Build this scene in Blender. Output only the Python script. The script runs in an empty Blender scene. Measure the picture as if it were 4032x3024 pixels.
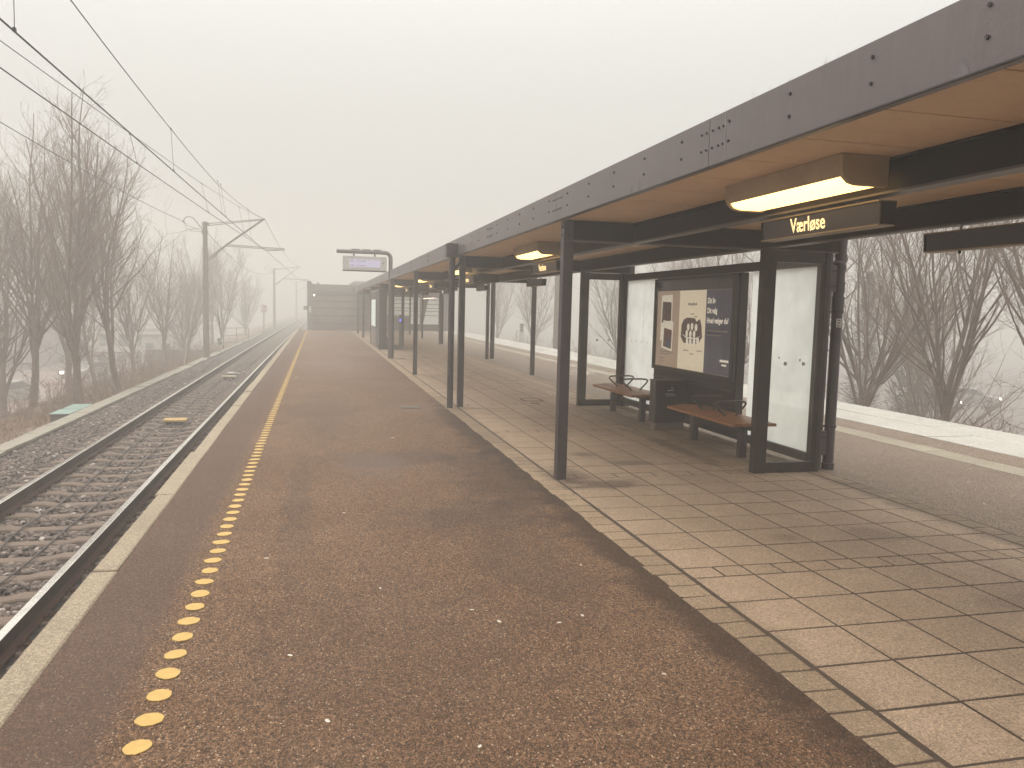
import bpy, math, random
import numpy as np
from mathutils import Vector, Matrix

# ------------------------------------------------------------ camera, world, sun, exposure
S = bpy.context.scene
COL = S.collection
cam_d = bpy.data.cameras.new('camera')
cam = bpy.data.objects.new('camera', cam_d); COL.objects.link(cam); S.camera = cam
cam_d.sensor_fit = 'HORIZONTAL'; cam_d.sensor_width = 36.0
cam_d.lens = 36.0 * 3100 / 4032
cam_d.clip_start = 0.05; cam_d.clip_end = 2000
M = [[0.9707709802030007, 0.0012903753804997496, 0.24000424772716594],
     [-0.23874516120482467, -0.09724345991632545, 0.9662010440404132],
     [0.024585605483447404, -0.9952597874097393, -0.0940930580230703]]
cam.matrix_world = Matrix(((M[0][0], -M[0][1], -M[0][2], 0), (M[1][0], -M[1][1], -M[1][2], 0),
                           (M[2][0], -M[2][1], -M[2][2], 1.6), (0, 0, 0, 1)))

SUN_EL, SUN_AZ = math.radians(52), math.radians(-35)      # azimuth measured from +Y towards +X
W = bpy.data.worlds.new('World'); S.world = W; W.use_nodes = True
nt = W.node_tree; nt.nodes.clear()
def N(t, **k):
    n = nt.nodes.new(t)
    for a, b in k.items(): setattr(n, a, b)
    return n
out = N('ShaderNodeOutputWorld'); bg = N('ShaderNodeBackground'); sky = N('ShaderNodeTexSky')
sky.sky_type = 'NISHITA'; sky.sun_disc = False; sky.sun_elevation = SUN_EL; sky.sun_rotation = SUN_AZ
sky.dust_density = 6.0; sky.air_density = 1.0; sky.ozone_density = 1.0
hs = N('ShaderNodeHueSaturation'); hs.inputs['Saturation'].default_value = 0.12
tc = N('ShaderNodeTexCoord'); sx = N('ShaderNodeSeparateXYZ')
rampm = N('ShaderNodeMapRange'); rampm.inputs['From Min'].default_value = 0.0; rampm.inputs['From Max'].default_value = 1.0
rampm.inputs['To Min'].default_value = 7.0; rampm.inputs['To Max'].default_value = 60.0
cmb = N('ShaderNodeMix', data_type='RGBA'); cmb.blend_type = 'MULTIPLY'; cmb.inputs[0].default_value = 1.0
mx = N('ShaderNodeMix', data_type='RGBA'); mx.inputs[0].default_value = 0.85
L = nt.links.new
L(tc.outputs['Generated'], sx.inputs[0]); zz = N('ShaderNodeMath', operation='POWER'); zz.inputs[1].default_value = 2.6; zz.use_clamp = True; L(sx.outputs['Z'], zz.inputs[0]); L(zz.outputs[0], rampm.inputs['Value'])
cmb.inputs[6].default_value = (1.0, 1.0, 0.955, 1); L(rampm.outputs[0], cmb.inputs[7])
L(sky.outputs[0], hs.inputs['Color'])
L(hs.outputs[0], mx.inputs[6]); L(cmb.outputs[2], mx.inputs[7])
L(mx.outputs[2], bg.inputs['Color']); bg.inputs['Strength'].default_value = 0.1
L(bg.outputs[0], out.inputs[0])

sun_d = bpy.data.lights.new('sun', 'SUN'); sun_d.energy = 1.5; sun_d.angle = math.radians(40); sun_d.color = (1, 0.93, 0.84)
sun = bpy.data.objects.new('sun', sun_d); COL.objects.link(sun)
sdir = Vector((math.sin(SUN_AZ) * math.cos(SUN_EL), math.cos(SUN_AZ) * math.cos(SUN_EL), math.sin(SUN_EL)))
sun.rotation_euler = sdir.to_track_quat('Z', 'Y').to_euler()
sun.location = sdir * 200

S.view_settings.view_transform = 'Standard'; S.view_settings.look = 'None'
S.view_settings.exposure = 0.0; S.view_settings.gamma = 1.0; S.view_settings.use_curve_mapping = False
S.render.engine = 'CYCLES'
cy = S.cycles
cy.max_bounces = 8; cy.diffuse_bounces = 4; cy.glossy_bounces = 4; cy.transmission_bounces = 6
cy.transparent_max_bounces = 24; cy.volume_bounces = 3
cy.use_denoising = True; cy.adaptive_threshold = .006
cy.caustics_reflective = False; cy.caustics_refractive = False

R = random.Random(7)
NR = np.random.default_rng(11)

# ------------------------------------------------------------ materials
MATS = {}
def new_mat(name):
    m = bpy.data.materials.new(name); m.use_nodes = True
    t = m.node_tree; p = t.nodes['Principled BSDF']
    return m, t, p
def c4(c): return (c[0], c[1], c[2], 1.0)
def sock(n, name): return n.inputs[name]
class NB:
    """small node-building helper"""
    def __init__(s, t): s.t = t
    def n(s, ty, **k):
        n = s.t.nodes.new(ty)
        for a, b in k.items(): setattr(n, a, b)
        return n
    def l(s, a, b): s.t.links.new(a, b)
    def coord(s, sc=None):
        tc = s.n('ShaderNodeTexCoord')
        if sc is None: return tc.outputs['Object']
        mp = s.n('ShaderNodeMapping'); mp.inputs['Scale'].default_value = sc
        s.l(tc.outputs['Object'], mp.inputs[0]); return mp.outputs[0]
    def noise(s, scale, detail=4, rough=.6, vec=None):
        n = s.n('ShaderNodeTexNoise'); n.inputs['Scale'].default_value = scale
        n.inputs['Detail'].default_value = detail; n.inputs['Roughness'].default_value = rough
        s.l(vec if vec is not None else s.coord(), n.inputs['Vector']); return n.outputs['Fac']
    def vor(s, scale, vec=None, feature='F1', out='Distance'):
        n = s.n('ShaderNodeTexVoronoi'); n.feature = feature; n.inputs['Scale'].default_value = scale
        s.l(vec if vec is not None else s.coord(), n.inputs['Vector']); return n.outputs[out]
    def mr(s, v, a, b, c=0., d=1.):
        n = s.n('ShaderNodeMapRange'); s.l(v, n.inputs['Value'])
        for k, x in zip(('From Min', 'From Max', 'To Min', 'To Max'), (a, b, c, d)): n.inputs[k].default_value = x
        return n.outputs[0]
    def mix(s, f, a, b, mode='MIX'):
        n = s.n('ShaderNodeMix', data_type='RGBA'); n.blend_type = mode
        for i, v in ((0, f), (6, a), (7, b)):
            if isinstance(v, (int, float)): n.inputs[i].default_value = v if i == 0 else (v, v, v, 1)
            elif isinstance(v, tuple): n.inputs[i].default_value = c4(v)
            else: s.l(v, n.inputs[i])
        return n.outputs[2]
    def math(s, op, a, b=0.):
        n = s.n('ShaderNodeMath', operation=op)
        for i, v in ((0, a), (1, b)):
            if isinstance(v, (int, float)): n.inputs[i].default_value = v
            else: s.l(v, n.inputs[i])
        return n.outputs[0]
    def xyz(s):
        n = s.n('ShaderNodeSeparateXYZ'); s.l(s.coord(), n.inputs[0]); return n.outputs
    def patch(s, cx, cy_, rx, ry, amt, col, c):
        sx_ = s.n('ShaderNodeMapping'); sx_.inputs['Location'].default_value = (-cx / rx, -cy_ / ry, 0); sx_.inputs['Scale'].default_value = (1 / rx, 1 / ry, 0)
        tcn = s.n('ShaderNodeTexCoord'); s.l(tcn.outputs['Object'], sx_.inputs[0])
        ln = s.n('ShaderNodeVectorMath', operation='LENGTH'); s.l(sx_.outputs[0], ln.inputs[0])
        d = s.math('ADD', ln.outputs['Value'], s.math('MULTIPLY', s.math('SUBTRACT', s.noise(3.1, 7, .72), .5), 2.4))
        return s.mix(s.mr(d, 1.15, .5, 0, amt), c, col)
    def bump(s, h, strength, dist, p):
        n = s.n('ShaderNodeBump'); n.inputs['Strength'].default_value = strength; n.inputs['Distance'].default_value = dist
        s.l(h, n.inputs['Height']); s.l(n.outputs[0], p.inputs['Normal'])

def simple(name, col, rough=.5, metal=0., var=.12, vscale=3., bump=0., bscale=60., dirt=None, spec=None, streak=0.):
    if name in MATS: return MATS[name]
    m, t, p = new_mat(name); b = NB(t)
    n1 = b.noise(vscale, 6, .65)
    f = b.mr(n1, .3, .7)
    lo = tuple(max(0, x * (1 - var)) for x in col); hi = tuple(x * (1 + var) for x in col)
    c = b.mix(f, lo, hi)
    if dirt:
        n2 = b.noise(vscale * 4.3, 8, .7)
        c = b.mix(b.mr(n2, .52, .75, 0, dirt[3]), c, tuple(dirt[:3]))
    if streak:
        ns = b.noise(1.0, 6, .7, b.coord((1, 26, 1.6))); c = b.mix(1., c, b.mr(ns, .3, .7, 1 - streak, 1 + streak), 'MULTIPLY')
    b.l(c, p.inputs['Base Color'])
    p.inputs['Roughness'].default_value = rough; p.inputs['Metallic'].default_value = metal
    if spec is not None: p.inputs['Specular IOR Level'].default_value = spec
    if bump: b.bump(b.noise(bscale, 4, .7), bump, .01, p)
    MATS[name] = m; return m

def emis(name, col, strength, base=(.8, .8, .8)):
    m, t, p = new_mat(name)
    p.inputs['Base Color'].default_value = c4(base); p.inputs['Emission Color'].default_value = c4(col)
    p.inputs['Emission Strength'].default_value = strength; p.inputs['Roughness'].default_value = .4
    MATS[name] = m; return m

def glassy(name, tint=(.93, .96, .93), rough=.02, haze=0., hcol=(.7, .74, .68), dots=False):
    m, t, p = new_mat(name); b = NB(t)
    o = t.nodes['Material Output']; t.nodes.remove(p)
    tr = b.n('ShaderNodeBsdfTransparent'); tr.inputs[0].default_value = c4(tint)
    gl = b.n('ShaderNodeBsdfGlossy'); gl.inputs['Roughness'].default_value = rough
    lw = b.n('ShaderNodeLayerWeight'); lw.inputs['Blend'].default_value = .5
    fr = b.n('ShaderNodeMath', operation='POWER'); fr.inputs[1].default_value = 4.0; b.l(lw.outputs['Facing'], fr.inputs[0])
    ms = b.n('ShaderNodeMixShader')
    b.l(b.math('ADD', b.math('MULTIPLY', fr.outputs[0], .85), .045), ms.inputs[0]); b.l(tr.outputs[0], ms.inputs[1]); b.l(gl.outputs[0], ms.inputs[2])
    res = ms.outputs[0]
    if haze > 0:
        df = b.n('ShaderNodeBsdfDiffuse'); df.inputs[0].default_value = c4(hcol)
        tl = b.n('ShaderNodeBsdfTranslucent'); tl.inputs[0].default_value = c4(hcol)
        a = b.n('ShaderNodeMixShader'); a.inputs[0].default_value = .97; b.l(df.outputs[0], a.inputs[1]); b.l(tl.outputs[0], a.inputs[2])
        z = b.n('ShaderNodeMixShader')
        nz = b.noise(2.2, 5, .6)
        b.l(b.mr(nz, .3, .7, haze * .75, min(1, haze * 1.25)), z.inputs[0])
        b.l(res, z.inputs[1]); b.l(a.outputs[0], z.inputs[2]); res = z.outputs[0]
    b.l(res, o.inputs[0]); MATS[name] = m; return m

# painted steel
M_STEEL = simple('charcoal_paint', (.036, .026, .031), .42, .0, .18, 1.4, .06, 90, dirt=(.10, .075, .06, .5))
M_FASCIA = simple('fascia_paint', (.112, .090, .090), .36, .1, .14, .7, .10, 45, dirt=(.14, .115, .112, .35), streak=.07)
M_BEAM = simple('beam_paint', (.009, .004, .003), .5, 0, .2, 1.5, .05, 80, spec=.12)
M_FLANGE = simple('beam_flange_lit', (.060, .042, .034), .4, 0, .2, 2, .05, 80)  # beam colour made lighter: light caught by the bottom flanges, put into the paint
M_BOLT = simple('bolt_steel', (.03, .024, .026), .5, .4, .2)
M_FRAME = simple('shelter_paint', (.020, .013, .012), .45, 0, .2, 2, .06, 90, dirt=(.05, .036, .03, .5), spec=.3)
M_DARK = simple('near_black', (.010, .006, .006), .4)
M_GALV = simple('galvanised_steel', (.30, .29, .28), .45, .6, .2, 6, .1, 50)
M_LAMPBODY = simple('lamp_housing', (.34, .26, .16), .5, 0, .15, 4)
M_CABLE = simple('cable_black', (.012, .010, .010), .6)
M_CABLE2 = simple('track_cable', (.055, .042, .038), .7)
M_CREAM = simple('cream_letter', (.85, .75, .5), .5)
M_WHITE = simple('sign_white', (.50, .48, .45), .5, 0, .06)
M_BLACK = simple('letter_black', (.02, .017, .017), .6)
M_YEL = simple('yellow_plate', (.36, .215, .045), .5, 0, .1, dirt=(.3, .18, .05, .4))
M_RAILTOP = simple('rail_polished', (.90, .86, .80), .22, .95, .1, 4)
M_RUST = simple('rail_rust', (.036, .017, .011), .9, 0, .3, 9, .3, 60, dirt=(.07, .04, .028, .5), spec=.08)
M_CLIP = simple('clip_rust', (.045, .022, .015), .9, 0, .4, 20, .4, 80, spec=.1)
M_GLASS = glassy('clear_glass', (.97, .985, .97), haze=.06, hcol=(.62, .60, .50))
M_CASEGLASS = glassy('case_glass', (.95, .95, .93), .02)
M_FROST = glassy('frosted_glass', (.6, .65, .6), .3, haze=.97, hcol=(.98, 1.0, .97))
M_LIT = emis('lamp_lit', (1.0, .62, .21), 3.6)
M_LETTER = emis('letter_lit', (1.0, .80, .42), .85, (.8, .7, .45))

# ------------------------------------------------------------ mesh builder
def link(o, parent=None):
    COL.objects.link(o)
    if parent is not None: o.parent = parent
    return o
def tag(o, label=None, cat=None, group=None, kind=None):
    if label: o['label'] = label
    if cat: o['category'] = cat
    if group: o['group'] = group
    if kind: o['kind'] = kind
    return o
def thing(name, label, cat, loc=(0, 0, 0), rz=0., group=None):
    o = bpy.data.objects.new(name, None); link(o); o.location = loc; o.rotation_euler = (0, 0, rz); o.empty_display_size = .2
    return tag(o, label, cat, group)
def kids(o): return [c for c in bpy.data.objects if c.parent == o]
def dup(o, loc=None, rz=None, label=None, parent=None, scale=None):
    c = o.copy(); COL.objects.link(c)
    if parent is not None: c.parent = parent
    if loc is not None: c.location = loc
    if rz is not None: c.rotation_euler = (0, 0, rz)
    if scale is not None: c.scale = scale
    if label: c['label'] = label
    for k in list(o.children): dup(k, parent=c)
    return c

class MB:
    def __init__(s, org=(0, 0, 0)):
        s.v = []; s.f = []; s.m = []; s.o = np.array(org, float); s.cur = 0
    def add(s, vs, fs):
        k = len(s.v); s.v.extend([tuple(np.asarray(v, float) - s.o) for v in vs])
        for f in fs: s.f.append(tuple(i + k for i in f)); s.m.append(s.cur)
        return s
    def slot(s, i): s.cur = i; return s
    def box(s, x0, x1, y0, y1, z0, z1):
        return s.add([(x0, y0, z0), (x1, y0, z0), (x1, y1, z0), (x0, y1, z0), (x0, y0, z1), (x1, y0, z1), (x1, y1, z1), (x0, y1, z1)],
                     [(0, 3, 2, 1), (4, 5, 6, 7), (0, 1, 5, 4), (1, 2, 6, 5), (2, 3, 7, 6), (3, 0, 4, 7)])
    def prism_y(s, prof, y0, y1):      # profile in (x,z), extruded along y; counter-clockwise seen from -y
        n = len(prof)
        vs = [(x, y0, z) for x, z in prof] + [(x, y1, z) for x, z in prof]
        fs = [tuple(range(n)), tuple(range(2 * n - 1, n - 1, -1))] + [(i, i + n, (i + 1) % n + n, (i + 1) % n) for i in range(n)]
        return s.add(vs, fs)
    def prism_x(s, prof, x0, x1):      # profile in (y,z)
        n = len(prof)
        vs = [(x0, y, z) for y, z in prof] + [(x1, y, z) for y, z in prof]
        fs = [tuple(range(n - 1, -1, -1)), tuple(range(n, 2 * n))] + [(i, (i + 1) % n, (i + 1) % n + n, i + n) for i in range(n)]
        return s.add(vs, fs)
    def prism_z(s, prof, z0, z1):      # profile in (x,y)
        n = len(prof)
        vs = [(x, y, z0) for x, y in prof] + [(x, y, z1) for x, y in prof]
        fs = [tuple(range(n - 1, -1, -1)), tuple(range(n, 2 * n))] + [(i, (i + 1) % n, (i + 1) % n + n, i + n) for i in range(n)]
        return s.add(vs, fs)
    def tube(s, pts, r, n=8, caps=True):
        pts = [np.asarray(p, float) for p in pts]
        rs = r if hasattr(r, '__len__') else [r] * len(pts)
        rings = []
        prev = None
        for i, p in enumerate(pts):
            d = (pts[min(i + 1, len(pts) - 1)] - pts[max(i - 1, 0)]); d = d / (np.linalg.norm(d) + 1e-9)
            if prev is None:
                a = np.array([0, 0, 1.]) if abs(d[2]) < .9 else np.array([1., 0, 0])
            else: a = prev
            u = a - d * np.dot(a, d); u /= (np.linalg.norm(u) + 1e-9); w = np.cross(d, u); prev = u
            rings.append([p + rs[i] * (math.cos(t) * u + math.sin(t) * w) for t in [2 * math.pi * k / n for k in range(n)]])
        vs = [v for g in rings for v in g]; fs = []
        for i in range(len(pts) - 1):
            for k in range(n):
                a, b = i * n + k, i * n + (k + 1) % n
                fs.append((a, b, b + n, a + n))
        if caps: fs.append(tuple(range(n - 1, -1, -1))); fs.append(tuple(range((len(pts) - 1) * n, len(pts) * n)))
        return s.add(vs, fs)
    def cyl(s, p, r, h, axis='z', n=12):
        d = {'x': (h, 0, 0), 'y': (0, h, 0), 'z': (0, 0, h)}[axis]
        return s.tube([p, (p[0] + d[0], p[1] + d[1], p[2] + d[2])], r, n)
    def beam(s, a, b, w, h):           # rectangular bar between two points
        a = np.asarray(a, float); b = np.asarray(b, float); d = (b - a) / np.linalg.norm(b - a)
        up = np.array([0, 0, 1.]) if abs(d[2]) < .95 else np.array([1., 0, 0])
        u = np.cross(d, up); u /= np.linalg.norm(u); w_ = np.cross(u, d)
        vs = [p + sx_ * u * w / 2 + sz * w_ * h / 2 for p in (a, b) for sx_, sz in ((-1, -1), (1, -1), (1, 1), (-1, 1))]
        return s.add(vs, [(0, 1, 2, 3), (7, 6, 5, 4), (0, 4, 5, 1), (1, 5, 6, 2), (2, 6, 7, 3), (3, 7, 4, 0)])
    def build(s, name, mat, parent=None, smooth=False, bevel=0., label=None):
        me = bpy.data.meshes.new(name); me.from_pydata(s.v, [], s.f)
        for m in (mat if isinstance(mat, (list, tuple)) else [mat]): me.materials.append(m)
        if any(s.m): me.polygons.foreach_set('material_index', s.m)
        me.update()
        o = bpy.data.objects.new(name, me); link(o, parent); o.location = (0, 0, 0)
        if parent is None: o.location = s.o
        if smooth:
            me.shade_smooth()
            try: me.set_sharp_from_angle(angle=math.radians(40))
            except Exception: pass
        if bevel:
            b = o.modifiers.new('bevel', 'BEVEL'); b.width = bevel; b.segments = 2; b.limit_method = 'ANGLE'; b.angle_limit = math.radians(40)
        if label: o['label'] = label
        return o

def np_mesh(name, verts, faces, mat, parent=None, loc=None):
    """verts (n,3), faces (m,k) arrays"""
    me = bpy.data.meshes.new(name)
    n, m, k = len(verts), len(faces), faces.shape[1]
    me.vertices.add(n); me.vertices.foreach_set('co', np.ascontiguousarray(verts, dtype=np.float32).ravel())
    me.loops.add(m * k); me.loops.foreach_set('vertex_index', np.ascontiguousarray(faces, dtype=np.int32).ravel())
    me.polygons.add(m); me.polygons.foreach_set('loop_start', np.arange(0, m * k, k, dtype=np.int32))
    me.update(calc_edges=True)
    for q in (mat if isinstance(mat, (list, tuple)) else [mat]): me.materials.append(q)
    o = bpy.data.objects.new(name, me); link(o, parent)
    if loc is not None: o.location = loc
    return o

def text_mesh(txt, size, mat, parent, loc, rot, name='lettering', xs=1., bold=0., depth=.001, align='CENTER'):
    cu = bpy.data.curves.new('txt', 'FONT'); cu.body = txt; cu.size = size; cu.align_x = align; cu.align_y = 'CENTER'
    cu.extrude = depth; cu.offset = bold; cu.resolution_u = 3
    ob = bpy.data.objects.new('txt', cu); COL.objects.link(ob)
    bpy.context.view_layer.update()
    dg = bpy.context.evaluated_depsgraph_get()
    me = bpy.data.meshes.new_from_object(ob.evaluated_get(dg)); me.name = name
    bpy.data.objects.remove(ob)
    me.materials.clear(); me.materials.append(mat)
    o = bpy.data.objects.new(name, me); link(o, parent)
    o.location = loc; o.rotation_euler = rot; o.scale = (xs, 1, 1)
    return o
FACE_NX = (math.pi / 2, 0, -math.pi / 2)      # text readable when looking towards +X
FACE_NY = (math.pi / 2, 0, 0)                 # readable when looking towards +Y

def structure(o): o['kind'] = 'structure'; return o

# ------------------------------------------------------------ ground and terrain
def ground_z(x):
    xs = [-400, -60, -14.5, -9.8, -6.9, -6.05, -5.65, -4.4, 9.3, 13.6, 15.5, 22.5, 70, 400]
    zs = [-4.6, -4.6, -4.4, -2.35, -1.68, -1.52, -1.20, -1.30, -1.30, -1.22, -1.7, -4.7, -4.8, -4.8]
    return float(np.interp(x, xs, zs))
def make_ground():
    xs = np.unique(np.concatenate([np.linspace(-380, -60, 9), np.linspace(-60, -16, 30), np.linspace(-16, -4.4, 50), np.linspace(-4.4, 9.3, 8),
                                   np.linspace(9.3, 24, 46), np.linspace(24, 70, 24), np.linspace(70, 380, 9)]))
    ys = np.unique(np.concatenate([np.linspace(-60, 8, 12), np.linspace(8, 70, 160), np.linspace(70, 130, 30), np.linspace(130, 380, 12)]))
    X, Y = np.meshgrid(xs, ys)
    Z = np.interp(X, [-400, -60, -14.5, -9.8, -6.9, -6.05, -5.65, -4.4, 9.3, 13.6, 15.5, 22.5, 70, 400], [-4.6, -4.6, -4.4, -2.35, -1.68, -1.52, -1.20, -1.30, -1.30, -1.22, -1.7, -4.7, -4.8, -4.8])
    amp = np.clip((np.abs(X - 3) - 9.3) / 4, 0, 1) * .12
    Z = Z + amp * (np.sin(X * 1.7 + np.sin(Y * .9)) * np.cos(Y * 1.3 + X * .4) + .6 * np.sin(Y * 3.1 + X * 2.3))
    ny, nx = X.shape
    idx = np.arange(nx * ny).reshape(ny, nx)
    F = np.stack([idx[:-1, :-1], idx[:-1, 1:], idx[1:, 1:], idx[1:, :-1]], -1).reshape(-1, 4)
    m, t, p = new_mat('leaf_litter_ground'); b = NB(t)
    x = b.xyz()[0]
    n1 = b.noise(1.1, 8, .7); n2 = b.noise(14, 6, .7)
    c = b.mix(b.mr(n1, .35, .65), (.085, .052, .036), (.17, .11, .075))
    c = b.mix(b.mr(n2, .4, .7, 0, .7), c, (.22, .15, .09))
    flat = b.mix(b.mr(b.noise(.25, 3), .4, .6), (.24, .15, .13), (.20, .165, .15))
    c = b.mix(b.mr(x, -15.5, -14, 1, 0), c, flat)
    c2 = b.mix(b.mr(x, 22, 24, 0, 1), c, (.16, .13, .12))
    b.l(c2, p.inputs['Base Color']); p.inputs['Roughness'].default_value = .9
    b.bump(n2, .8, .06, p)
    o = np_mesh('ground', np.stack([X.ravel(), Y.ravel(), Z.ravel()], -1), F, m); o.data.shade_smooth()
    structure(o)
make_ground()

# platform body
M_CONC = simple('platform_concrete', (.17, .14, .115), .85, 0, .2, 2, .3, 30, dirt=(.05, .035, .03, .7))
body = MB(); body.box(-1.08, 9.4, -8, 59, -1.35, -.16).build('platform', M_CONC)
structure(bpy.data.objects['platform'])

def asphalt_mat(name, a, b_, left=False, seam=False):
    m, t, p = new_mat(name); b = NB(t)
    big = b.noise(.7, 7, .62); mid = b.noise(5, 6, .7); fine = b.noise(150, 3, .8); grit = b.vor(130)
    c = b.mix(b.mr(big, .34, .66), a, b_)
    c = b.mix(b.mr(mid, .3, .7, 0, .45), c, tuple(x * .74 for x in a))
    c = b.mix(b.mr(fine, .35, .68, 0, 1), tuple(.42 for _ in range(3)), 1.45, 'MIX') if False else c
    k = b.math('MULTIPLY', b.mr(fine, .40, .62, .25, 1.85), b.mr(b.noise(60, 5, .85), .36, .64, .55, 1.45))
    c = b.mix(1.0, c, k, 'MULTIPLY')
    # exposed pale aggregate chips
    vc = b.n('ShaderNodeTexVoronoi'); vc.inputs['Scale'].default_value = 105; b.l(b.coord((1, .75, 1)), vc.inputs['Vector'])
    sc = b.n('ShaderNodeSeparateColor'); b.l(vc.outputs['Color'], sc.inputs[0])
    c = b.mix(1.0, c, b.mr(sc.outputs[2], 0, 1, .50, 1.50), 'MULTIPLY')
    chip = b.math('MULTIPLY', b.mr(sc.outputs[0], .86, .98), b.mr(vc.outputs['Distance'], .50, .30))
    c = b.mix(b.math('MULTIPLY', chip, .85), c, (.50, .38, .27))
    dk = b.math('MULTIPLY', b.mr(sc.outputs[1], .72, .84), b.mr(vc.outputs['Distance'], .6, .35))
    c = b.mix(b.math('MULTIPLY', dk, .75), c, (.028, .018, .015))
    if left:
        x = b.xyz()[0]
        wob = b.math('ADD', x, b.math('MULTIPLY', b.math('SUBTRACT', mid, .5), .16))
        c = b.mix(b.mr(wob, -.80, -.70, .62, 0), c, (.080, .050, .040))      # newer, greyer strip along the edge
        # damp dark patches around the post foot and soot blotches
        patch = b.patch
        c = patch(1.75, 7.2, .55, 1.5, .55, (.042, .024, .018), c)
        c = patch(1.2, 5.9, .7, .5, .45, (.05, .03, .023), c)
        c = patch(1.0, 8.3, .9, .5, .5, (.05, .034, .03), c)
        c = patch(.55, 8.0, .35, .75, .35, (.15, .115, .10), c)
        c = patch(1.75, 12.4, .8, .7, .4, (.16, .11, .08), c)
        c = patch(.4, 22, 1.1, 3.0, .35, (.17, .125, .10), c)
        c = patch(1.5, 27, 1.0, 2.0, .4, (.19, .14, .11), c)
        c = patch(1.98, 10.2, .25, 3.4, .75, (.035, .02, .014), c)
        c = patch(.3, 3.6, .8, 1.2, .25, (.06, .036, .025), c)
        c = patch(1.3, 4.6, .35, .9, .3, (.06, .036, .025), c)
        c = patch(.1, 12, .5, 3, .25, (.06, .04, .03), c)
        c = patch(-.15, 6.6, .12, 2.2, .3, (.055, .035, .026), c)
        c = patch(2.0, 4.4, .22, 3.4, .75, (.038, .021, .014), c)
    b.l(c, p.inputs['Base Color']); p.inputs['Roughness'].default_value = .72
    p.inputs['Specular IOR Level'].default_value = .18
    h = b.math('ADD', b.math('MULTIPLY', grit, -1.2), b.math('MULTIPLY', fine, .5))
    b.bump(h, .95, .008, p)
    return m
M_ASPH = asphalt_mat('worn_asphalt', (.128, .068, .036), (.175, .102, .060), left=True)
M_ASPH2 = asphalt_mat('pale_asphalt', (.190, .137, .100), (.235, .172, .128))
M_ASPH2.node_tree.nodes['Principled BSDF'].inputs['Roughness'].default_value = .5

def sheet(name, x0, x1, y0, y1, z, th, mat, ny=1):
    o = MB().box(x0, x1, y0, y1, z - th, z).build(name, mat); return structure(o)
sheet('asphalt', -1.145, 2.02, -8, 51.4, 0, .16, M_ASPH)
sheet('asphalt', 5.12, 7.12, -8, 59, 0, .16, M_ASPH2)
sheet('asphalt', 7.52, 8.10, -8, 59, 0, .16, M_ASPH2)
M_DIRT = simple('joint_dirt', (.045, .026, .015), .95, 0, .35, 7, .6, 70)
sheet('paving_bed', 2.02, 5.12, -8, 54, -.0024, .15, M_DIRT)

# paving: every slab modelled, one sheet of paving
def slab_mat(name, lo, hi, spec=(.52, .42, .32), stain=False):
    m, t, p = new_mat(name); b = NB(t)
    g = b.n('ShaderNodeNewGeometry')
    r = g.outputs['Random Per Island']
    fine = b.noise(120, 4, .8); mid = b.noise(7, 6, .7); big = b.noise(.9, 5, .6)
    c = b.mix(b.mr(r, 0, 1), lo, hi)
    c = b.mix(b.mr(mid, .42, .75, 0, .45), c, tuple(x * .55 for x in lo))
    c = b.mix(b.mr(big, .45, .7, 0, .35), c, tuple(x * .6 for x in lo))
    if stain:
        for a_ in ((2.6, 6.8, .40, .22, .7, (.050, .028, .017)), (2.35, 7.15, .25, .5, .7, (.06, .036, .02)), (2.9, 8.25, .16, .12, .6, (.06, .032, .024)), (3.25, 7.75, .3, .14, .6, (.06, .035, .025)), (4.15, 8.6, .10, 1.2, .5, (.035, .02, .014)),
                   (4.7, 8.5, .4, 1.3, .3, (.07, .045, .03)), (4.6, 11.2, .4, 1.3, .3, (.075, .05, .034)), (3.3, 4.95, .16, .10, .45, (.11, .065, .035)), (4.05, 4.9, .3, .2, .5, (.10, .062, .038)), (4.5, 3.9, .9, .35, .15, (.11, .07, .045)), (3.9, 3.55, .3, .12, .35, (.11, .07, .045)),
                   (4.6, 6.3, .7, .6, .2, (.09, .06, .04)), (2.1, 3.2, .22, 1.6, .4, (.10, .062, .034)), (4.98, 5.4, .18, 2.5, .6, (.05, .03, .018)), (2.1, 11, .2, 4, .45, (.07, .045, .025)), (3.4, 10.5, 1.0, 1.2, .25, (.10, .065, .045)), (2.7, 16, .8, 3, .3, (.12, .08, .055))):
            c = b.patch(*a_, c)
    c = b.mix(1., c, b.math('MULTIPLY', b.mr(fine, .38, .62, .62, 1.38), b.mr(b.noise(42, 5, .85), .35, .65, .70, 1.30)), 'MULTIPLY')
    vc = b.n('ShaderNodeTexVoronoi'); vc.inputs['Scale'].default_value = 120; b.l(b.coord(), vc.inputs['Vector'])
    sc = b.n('ShaderNodeSeparateColor'); b.l(vc.outputs['Color'], sc.inputs[0])
    c = b.mix(1.0, c, b.mr(sc.outputs[2], 0, 1, .80, 1.20), 'MULTIPLY')
    chip = b.math('MULTIPLY', b.mr(sc.outputs[0], .88, .92), b.mr(vc.outputs['Distance'], .4, .3))
    c = b.mix(b.math('MULTIPLY', chip, .6), c, spec)
    b.l(c, p.inputs['Base Color']); p.inputs['Roughness'].default_value = .75
    b.bump(b.math('ADD', fine, mid), .35, .004, p)
    return m
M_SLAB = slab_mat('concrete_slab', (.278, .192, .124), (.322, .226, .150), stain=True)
M_SETT = slab_mat('border_sett', (.245, .168, .100), (.300, .212, .132), stain=True)
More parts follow.
